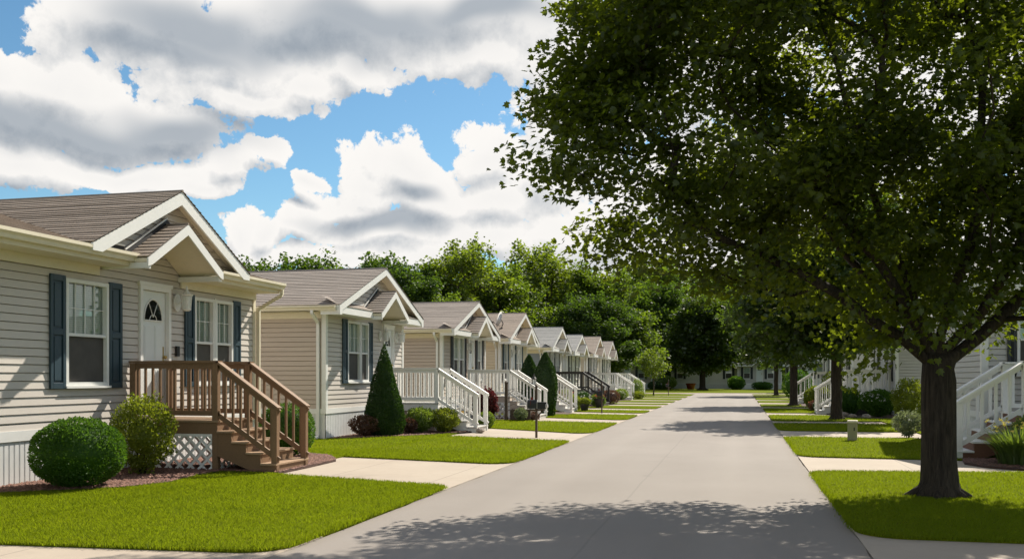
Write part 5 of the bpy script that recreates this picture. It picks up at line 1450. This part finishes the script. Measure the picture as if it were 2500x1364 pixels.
# ------------------------------------------------------------------ shrubs
bush('boxwood', 'round clipped dark green boxwood on the mulch by the nearest house', (-8.62, 10.92, .03), (.60, .60), .92, 'leaf_box', 15000, .030, 'round', 1, 'clipped shrubs', 'shrub', lump=.035)
bush('lime_shrub', 'loose upright lime green shrub between the boxwood and the brown stairs', (-8.74, 12.5, .03), (.47, .47), 1.16, 'leaf_lime', 3800, .036, 'loose', 2, 'clipped shrubs', 'shrub', lump=.09)
bush('boxwood', 'round clipped shrub behind the brown wooden stairs', (-8.15, 16.0, .03), (.52, .52), .98, 'leaf_box', 7000, .032, 'round', 3, 'clipped shrubs', 'shrub', lump=.04)
bush('cone_evergreen', 'tall cone shaped dark evergreen before the taupe house', (-8.75, 22.45, .02), (.52, .52), 2.28, 'leaf_cone', 15000, .042, 'cone', 4, 'cone evergreens', 'evergreen', lump=.07)
bush('cone_evergreen', 'column evergreen closest to the road of the dark pair', (-7.15, 35.0, .02), (.47, .47), 2.38, 'leaf_cone', 11000, .045, 'column', 5, 'cone evergreens', 'evergreen', lump=.05)
bush('cone_evergreen', 'shorter column evergreen of the dark pair, close to the cream house', (-8.0, 36.0, .02), (.44, .44), 2.32, 'leaf_cone', 10000, .045, 'column', 6, 'cone evergreens', 'evergreen', lump=.05)
bush('plum_shrub', 'low purple brown shrub at the foot of the cone evergreen, corner side', (-9.05, 21.9, .03), (.38, .34), .50, 'leaf_plum', 1500, .038, 'loose', 7, 'small shrubs', 'shrub', lump=.1)
bush('plum_shrub', 'small grey purple shrub between the cone evergreen and the green mounds', (-8.30, 23.1, .03), (.20, .2), .40, 'leaf_plum', 700, .034, 'loose', 8, 'small shrubs', 'shrub')
bush('green_shrub', 'bright green mounded shrub beside the cone evergreen', (-8.18, 23.55, .03), (.42, .40), .66, 'leaf_green', 2600, .036, 'loose', 9, 'small shrubs', 'shrub')
bush('lime_shrub', 'yellow green shrub at the foot of the white deck, by the stairs', (-7.62, 23.95, .03), (.48, .38), .64, 'leaf_lime', 2400, .036, 'loose', 10, 'small shrubs', 'shrub')
bush('red_shrub', 'dark red shrub beside the lattice of the third house', (-8.45, 31.35, .03), (.38, .38), 1.04, 'leaf_red', 2000, .050, 'loose', 11, 'small shrubs', 'shrub', shape=LEAF_MAPLE, lump=.12)
bush('green_shrub', 'small green shrub just past the foot of the white stairs, below the red shrub', (-7.2, 26.6, .03), (.24, .24), .46, 'leaf_green', 900, .036, 'mound', 12, 'small shrubs', 'shrub')
bush('green_shrub', 'low grey green plant at the foot of the dark garden post', (-7.15, 30.9, .03), (.26, .22), .42, 'leaf_grey', 800, .04, 'loose', 13, 'small shrubs', 'shrub')
bush('plum_shrub', 'low brown leaved plant beside the planter box', (-6.9, 31.5, .03), (.26, .22), .26, 'leaf_plum', 600, .035, 'mound', 14, 'small shrubs', 'shrub')
bush('lime_shrub', 'lime shrub below the corner of the black deck', (-7.3, 42.2, .03), (.42, .4), .62, 'leaf_lime', 1200, .05, 'mound', 15, 'small shrubs', 'shrub')
bush('rust_shrub', 'orange tinged shrub under the corner of the black deck', (-7.9, 43.6, .03), (.4, .4), .9, 'leaf_lime', 1000, .05, 'loose', 16, 'small shrubs', 'shrub', flowers=('petal_pink', 20, .05))
bush('white_flower_shrub', 'dark shrub with white flowers in front of the black deck', (-7.5, 45.6, .03), (.7, .5), .75, 'leaf_cone', 1400, .05, 'loose', 17, 'small shrubs', 'shrub', flowers=('petal_white', 45, .05))
bush('green_shrub', 'mid green shrub between the white flowers and the pink flower pot', (-6.9, 46.9, .03), (.4, .4), .6, 'leaf_green', 900, .05, 'mound', 18, 'small shrubs', 'shrub')
bush('pink_flowers', 'pink flowers growing in the dark pot before the black deck', (-6.6, 45.4, .40), (.22, .22), .26, 'leaf_green', 300, .04, 'mound', 19, 'small shrubs', 'flowers', flowers=('petal_pink', 30, .05))
bush('lime_leaves', 'lime leaves growing in the dark pot by the column evergreens', (-6.55, 40.6, .28), (.26, .26), .30, 'leaf_lime', 500, .05, 'mound', 20, 'small shrubs', 'plant')
bush('brown_shrub', 'brown rounded shrub at the end of the black stair rail', (-6.9, 51.5, .03), (.55, .5), .75, 'leaf_plum', 1000, .05, 'mound', 21, 'small shrubs', 'shrub')
bush('green_shrub', 'green shrub under the white deck beyond the black one', (-7.4, 60.6, .03), (.5, .5), .7, 'leaf_green', 800, .06, 'loose', 22, 'small shrubs', 'shrub')
bush('green_shrub', 'upright green shrub beside the far white stairs', (-6.9, 65.6, .03), (.45, .45), 1.3, 'leaf_green', 900, .06, 'loose', 23, 'small shrubs', 'shrub')
bush('lime_shrub', 'yellow flecked low shrub at the end of the far mulch bed', (-6.6, 63.6, .03), (.5, .4), .5, 'leaf_lime', 700, .06, 'loose', 24, 'small shrubs', 'shrub')
# opposite side
blade_clump('daylily_clump', 'clump of arching daylily leaves with yellow buds below the maple side deck', (4.55, 17.35, .04), .55, .74, 'leaf_lily', 900, 1, ('petal_yellow', 42, .035), 'plant')
blade_clump('daylily_clump', 'fuller daylily clump at the outer end of the mulch bed', (5.35, 17.2, .04), .6, .8, 'leaf_lily', 800, 2, ('petal_yellow', 30, .035), 'plant')
bush('green_shrub', 'green leafy shrub below the white deck, behind the daylilies', (4.95, 18.05, .04), (.42, .36), .78, 'leaf_green', 1800, .042, 'loose', 31, 'small shrubs', 'shrub', flowers=('petal_yellow', 26, .03))
bush('lime_shrub', 'upright yellow green shrub just left of the big maple trunk', (5.15, 31.5, .02), (.50, .50), 1.36, 'leaf_lime', 2600, .055, 'loose', 32, 'small shrubs', 'shrub', lump=.12)
bush('green_shrub', 'low sparse shrub at the foot of the big maple trunk, by the driveway', (4.05, 24.9, .02), (.38, .36), .62, 'leaf_grey', 1100, .045, 'loose', 33, 'small shrubs', 'shrub')
bush('boxwood', 'round clipped shrub right of the second street tree', (4.05, 38.6, .03), (.55, .55), 1.05, 'leaf_box', 3600, .05, 'round', 34, 'clipped shrubs', 'shrub', lump=.04)
bush('hydrangea', 'dark shrub with pale hydrangea blooms before the light grey house', (5.0, 36.9, .03), (.72, .62), .98, 'leaf_box', 2600, .06, 'loose', 35, 'small shrubs', 'shrub', flowers=('petal_white', 34, .05))
bush('lime_shrub', 'round yellow green bush left of the second street tree', (3.45, 44.5, .03), (.62, .6), 1.05, 'leaf_lime', 2400, .065, 'mound', 36, 'small shrubs', 'shrub', lump=.1)
bush('white_flower_shrub', 'low white flowering plant at the foot of the second street tree', (3.45, 41.4, .03), (.45, .35), .5, 'leaf_cone', 800, .05, 'mound', 37, 'small shrubs', 'shrub', flowers=('petal_white', 30, .06))
bush('red_flowers', 'small plant with reddish blooms below the yellow green bush', (3.25, 43.0, .03), (.35, .3), .45, 'leaf_plum', 600, .05, 'mound', 38, 'small shrubs', 'flowers', flowers=('petal_pink', 12, .05))
bush('yellow_hedge', 'tall yellow green shrub between the two white stair rails', (4.3, 47.2, .03), (.5, .7), 1.75, 'leaf_lime', 1900, .07, 'round', 39, 'small shrubs', 'shrub')
bush('dark_shrub', 'large dark shrub between the third and fourth street trees', (3.6, 62.5, .03), (.9, .9), 1.9, 'leaf_box', 2600, .09, 'round', 40, 'small shrubs', 'shrub', lump=.08)
bush('boxwood', 'round dark bush with a bright rim at the end of the road', (-.35, 113, .03), (1.1, 1.0), 1.55, 'leaf_box', 2600, .11, 'round', 41, 'clipped shrubs', 'shrub')
bush('hedge', 'low clipped hedge in front of the small house with navy shutters', (2.6, 113.5, .03), (1.7, .7), .9, 'leaf_box', 2200, .1, 'round', 42, 'clipped shrubs', 'hedge')
bush('green_shrub', 'feathery green shrub before the white house across the end of the street', (-8.6, 113.2, .03), (1.5, 1.0), 1.6, 'leaf_green', 1500, .13, 'mound', 43, 'small shrubs', 'shrub')
bush('dark_shrub', 'low dark shrub with white flowers beside the far mailbox', (-9.6, 111, .03), (1.1, .8), .95, 'leaf_cone', 1200, .1, 'mound', 44, 'small shrubs', 'shrub', flowers=('petal_white', 16, .09))
# ------------------------------------------------------------------ the big maple
def maple():
    B = np.array([2.40, 12.6]); ca, sa = cos(TH), sin(TH)
    def W(r, z, d=0.0): return (r * ca - d * sa, r * sa + d * ca, z)     # r across, d away, measured from the trunk
    px = .00509
    def at(u, v, d=0.0): return W((u - 2287) * px, EYE + (920 - v) * px, d)
    lobes = [(0, .1, 5.6, 4.6, 3.3, 2.2), (-2.6, -.3, 4.7, 2.4, 2.4, 1.55), (-2.2, .3, 6.4, 2.7, 2.3, 1.5), (2.4, .3, 5.2, 2.8, 2.7, 2.1), (.2, 0, 3.9, 3.3, 2.2, 1.0), (-2.0, -.6, 3.6, 2.3, 1.6, .75), (0, .3, 7.3, 3.0, 2.6, 1.3), (1.6, -.8, 3.5, 1.7, 1.5, .8)]
    lobes = [(*W(l[0], l[2], l[1])[:2], l[2], *l[3:]) for l in lobes]
    limbs = [[W(-.16, 1.72), W(-.5, 1.98, -.1), W(-.92, 2.2, -.2), W(-1.9, 2.75, -.5), W(-3.2, 3.35, -.6)],
             [W(-.10, 1.9), W(-.22, 2.5, .2), W(-.55, 3.4, .3), W(-1.0, 4.6, .2), W(-1.4, 6.0, .2)],
             [W(.02, 2.0), W(.15, 2.7, -.2), W(.35, 3.6, -.3), W(.4, 5.0, -.3), W(.2, 6.8, 0)],
             [W(.10, 1.85), W(.42, 2.30, -.25), W(.66, 2.9, -.5), W(.95, 3.9, -.7), W(1.2, 5.2, -.7)],
             [W(.17, 1.74), W(.5, 1.98, .05), W(.80, 2.22, .1), W(1.25, 2.62, .2), W(2.2, 3.4, .4), W(3.2, 4.5, .5)],
             [W(-.05, 1.95), W(-.3, 2.4, .5), W(-.8, 3.2, 1.1), W(-1.5, 4.4, 1.6)],
             [W(-.14, 1.85), W(-.6, 2.5, -.3), W(-1.5, 3.5, -.7), W(-2.8, 4.6, -.9)]]
    tips = [(1330, 20, .3), (1345, 75, -.4), (1325, 120, .5), (1320, 172, 0), (1350, 225, .4), (1290, 245, -.2), (1275, 285, .2), (1300, 310, -.5), (1340, 345, .3), (1370, 390, -.3), (1310, 452, 0), (1350, 470, .3), (1390, 500, -.4), (1420, 540, .4), (1400, 590, 0), (1450, 600, .5), (1500, 620, -.5), (1560, 640, .2), (1630, 660, -.3), (1700, 680, .2), (1780, 690, -.6), (1860, 715, .4), (1940, 720, -.4), (2030, 735, .5), (2100, 770, -.6), (2060, 800, .2), (2140, 750, -.9), (2420, 700, -.8), (2470, 820, -.6), (2490, 780, .2), (2380, 690, -1.0), (2330, 640, -.8), (2360, 600, .6), (2440, 640, -.2), (2300, 620, .5), (2400, 760, 1.2), (2360, 720, 1.4), (2320, 690, 1.5), (2440, 720, 1.0), (2390, 560, -.4), (2200, 700, .8), (2240, 660, -.8), (2180, 640, .6), (2150, 690, 1.2), (1400, 40, -.6), (1450, 60, .6), (1420, 330, .8), (1440, 420, -.8)]
    extra = [at(u + 102, v, d) for u, v, d in tips]
    def keep(c):
        r = c[0] * ca + c[1] * sa; z = c[2]
        # keep the outline: wide in the middle, drawn in low on the side of the road, clear under the fork
        lim = -4.05 if z > 4.2 else (-3.95 + (4.2 - z) * .55)
        if r < lim: return False
        if z < 2.75 - .25 * (abs(r) > 1) + max(0, (-1.6 - r)) * .22: return False
        if abs(r) < .9 and z < 2.9: return False
        d = -c[0] * sa + c[1] * ca
        return (d - .92 * z) < -1.15          # the shade of the crown ends before the second drive
    def fix(cl):
        # the outer boughs lean towards the viewer, so that their shade falls on the road and not on the lawn across it
        k = SUN[0] / SUN[2]; q = SUN[1] / SUN[2]
        xs = B[0] + cl[:, 0] - k * cl[:, 2]; ys = B[1] + cl[:, 1] - q * cl[:, 2]
        m = (xs < -2.9) & (ys > 6.6)
        cl[m, 1] -= np.minimum(ys[m] - 6.6, 2.6)
        return cl
    t = tree('maple_tree', 'big maple tree with forked trunk overhanging the road, nearest of the trees', (B[0], B[1], 0), 101, 8.5, 1.70, .205, lobes, 460, 300, .080, (.62, .42, .28), 'leaf_maple', 'bark', LEAF_MAPLE, limbs, 'street trees', 0, 'tree', tip=.010, extra=extra, keep=keep, flare=1.55, fix=fix)
maple()

# street trees down the same side
def street(label, x, y, seed, H, rad, base, r, n, per, leaf, fork=2.0):
    zc = (H + base) / 2
    lobes = [(0, 0, zc, rad, rad, (H - base) / 2), (-rad * .25, -.2, base + (H - base) * .33, rad * .95, rad * .85, (H - base) * .27), (rad * .2, .3, base + (H - base) * .7, rad * .6, rad * .6, (H - base) * .28)]
    return tree('street_tree', label, (x, y, 0), seed, H, fork, r, lobes, n, per, leaf, (.75, .55, .42), 'leaf_street', 'bark', LEAF_TUFT, None, 'street trees', 0, 'tree', tip=.014)
street('second street tree, standing behind the green utility pedestal', 3.3, 34.6, 111, 8.2, 2.95, 2.0, .185, 150, 150, .17, 2.1)
street('third street tree, left of the yellow green bush', 2.75, 51.0, 112, 8.5, 2.7, 2.1, .19, 130, 110, .20, 2.2)
street('fourth street tree with thin dark trunk near the road end', 2.85, 78.0, 113, 9.0, 2.8, 2.3, .17, 110, 80, .26, 2.3)
tree('round_tree', 'round dark tree standing alone beyond the end of the road', (-4.1, 110, 0), 121, 10.4, 2.9, .34, [(0, 0, 6.3, 3.9, 3.7, 3.9), (0, 0, 4.2, 3.8, 3.4, 1.8), (0, 0, 8.3, 2.4, 2.4, 2.0)], 230, 90, .30, (.95, .75, .6), 'leaf_street', 'bark', LEAF_TUFT, None, 'street trees')
tree('young_tree', 'young thin tree with light leaves on the far lawn', (-6.75, 77, 0), 122, 3.6, 1.4, .055, [(0, 0, 2.6, 1.3, 1.2, 1.0)], 46, 60, .15, (.42, .34, .26), 'leaf_wood_light', 'bark_grey', LEAF_OVAL, None, 'young trees', tip=.008)

# ------------------------------------------------------------------ woods behind the homes: four grown trees, copied with their parts
def proto(name, seed, H, rad, base, lmat, ncl, per, leaf, label, loc, open_=False, scale=1.0):
    q = np.random.RandomState(seed); zc = (H + base) / 2
    lobes = [(0, 0, zc, rad * .8, rad * .8, (H - base) / 2 * .95)]
    for k in range(7):
        a = 2 * pi * k / 7 + q.uniform(-.4, .4); z = base + (H - base) * q.uniform(.18, .85); f = .62 if z < zc else .42
        lobes.append((rad * f * cos(a), rad * f * sin(a), z, rad * q.uniform(.34, .5), rad * q.uniform(.34, .5), (H - base) * q.uniform(.13, .2)))
    lobes.append((q.normal(0, .3), q.normal(0, .3), H * .9, rad * .34, rad * .34, H * .1))
    return tree(name, label, loc, seed, H, max(base * .8, .9), H * .021, lobes, ncl, per, leaf, (1.0, .75, .5) if not open_ else (.8, .5, .45), lmat, 'bark', LEAF_TUFT, None, 'woodland trees behind the houses', 0, 'tree', tip=.02)
def px_pos(u, d): return ((u - 1805) * d * cos(TH) / F_PX, (d + (u - 1805) * d * cos(TH) / F_PX * sin(TH)) / cos(TH))
WOODS = [  # kind, u of the crown, top v, depth, label
    ('dark', 722, 632, 64, 'broad dark tree rising above the roof ridge of the taupe house'),
    ('mid', 842, 646, 68, 'small rounded treetop showing above the middle of the taupe roof'),
    ('dark', 932, 630, 62, 'dark tree just left of the gable peak of the taupe house'),
    ('dark', 1015, 655, 70, 'dark tree low between the taupe gable peak and the tall light tree'),
    ('light', 1120, 586, 74, 'tall open light green tree with visible limbs behind the third roof'),
    ('mid', 1225, 650, 80, 'mid green tree behind the ridge of the cream house'),
    ('light', 1335, 598, 92, 'pale green tree with bare twig tips left of the maple crown'),
    ('mid', 1490, 655, 92, 'large full tree standing above the white and blue sided houses'),
    ('dark', 1400, 668, 104, 'dark tree behind the large full one, cream house side'),
    ('dark', 1590, 690, 118, 'dark tree right of the large full one'),
    ('dark', 1650, 700, 138, 'dark wood tree just left of the round dark tree'),
    ('mid', 1580, 630, 140, 'tall tree deep in the wood behind the large full one'),
    ('light', 1790, 700, 132, 'light green tree right of the round dark tree'),
    ('dark', 1880, 640, 136, 'dark tree behind the small house with navy shutters'),
    ('mid', 1990, 640, 120, 'mid green tree beyond the third street tree'),
    ('dark', 2110, 650, 95, 'dark tree behind the roof of the light grey house'),
    ('mid', 2260, 640, 75, 'mid green tree far behind the big maple trunk'),
    ('dark', 2430, 620, 70, 'dark tree behind the house with the brown deck steps'),
    ('mid', 1720, 650, 150, 'tall tree deep in the wood above the round dark tree'),
    ('dark', 600, 640, 66, 'treetop peeping past the gable edge of the nearest house'),
    ('dark', 1290, 660, 100, 'dark tree filling the gap left of the pale twiggy tree'),
    ('mid', 1170, 690, 96, 'low dark green tree behind the tall light one'),
    ('mid', 430, 640, 80, 'tree hidden behind the roof of the nearest house'),
    ('dark', 1450, 720, 80, 'bushy dark tree close behind the sand coloured house'),
    ('mid', 1080, 720, 60, 'bushy green tree close behind the third house'),
]
def woods():
    src = {}
    spec = {'dark': ('dark_woodland_tree', 131, 10.0, 4.4, 1.2, 'leaf_wood_dark', 180, 170, .20), 'mid': ('woodland_tree', 132, 10.0, 4.2, 1.0, 'leaf_wood_mid', 180, 165, .20), 'light': ('light_woodland_tree', 133, 10.0, 4.0, 1.4, 'leaf_wood_light', 150, 115, .185)}
    q = np.random.RandomState(77)
    for kind, u, v, d, lab in WOODS:
        x, y = px_pos(u, d); H = EYE + (920 - v) * d / F_PX; s = H / 10.35
        sc = (s * q.uniform(.95, 1.15), s * q.uniform(.95, 1.15), s)
        if kind not in src:
            n = spec[kind]; o = proto(n[0], n[1], n[2], n[3], n[4], n[5], n[6], n[7], n[8], lab, (x, y, 0), kind == 'light'); o.scale = sc; o.rotation_euler = (0, 0, 0); src[kind] = o
        else: dup(src[kind], (x, y, 0), q.uniform(0, 6.28), sc, lab)
    # undergrowth closing the foot of the wood
    P = []
    for k in range(520):
        u = q.uniform(560, 2500); d = q.uniform(88, 150) if u > 1350 else q.uniform(70, 110)
        x, y = px_pos(u, d)
        if y > 84 and -24 < x < 18: y = 142 + q.uniform(0, 30)
        P.append((x, y, q.uniform(.3, 3.2)))
    P = np.array(P); V, l, s, t = leaf_cloud(q, P, unit(q.normal(size=P.shape) * np.array([1, 1, .4])), 90, .34, (1.6, 1.3, 1.3), LEAF_TUFT)
    o = np_mesh('undergrowth', V, l, s, t, [M['leaf_wood_dark']]); o['kind'] = 'stuff'
woods()
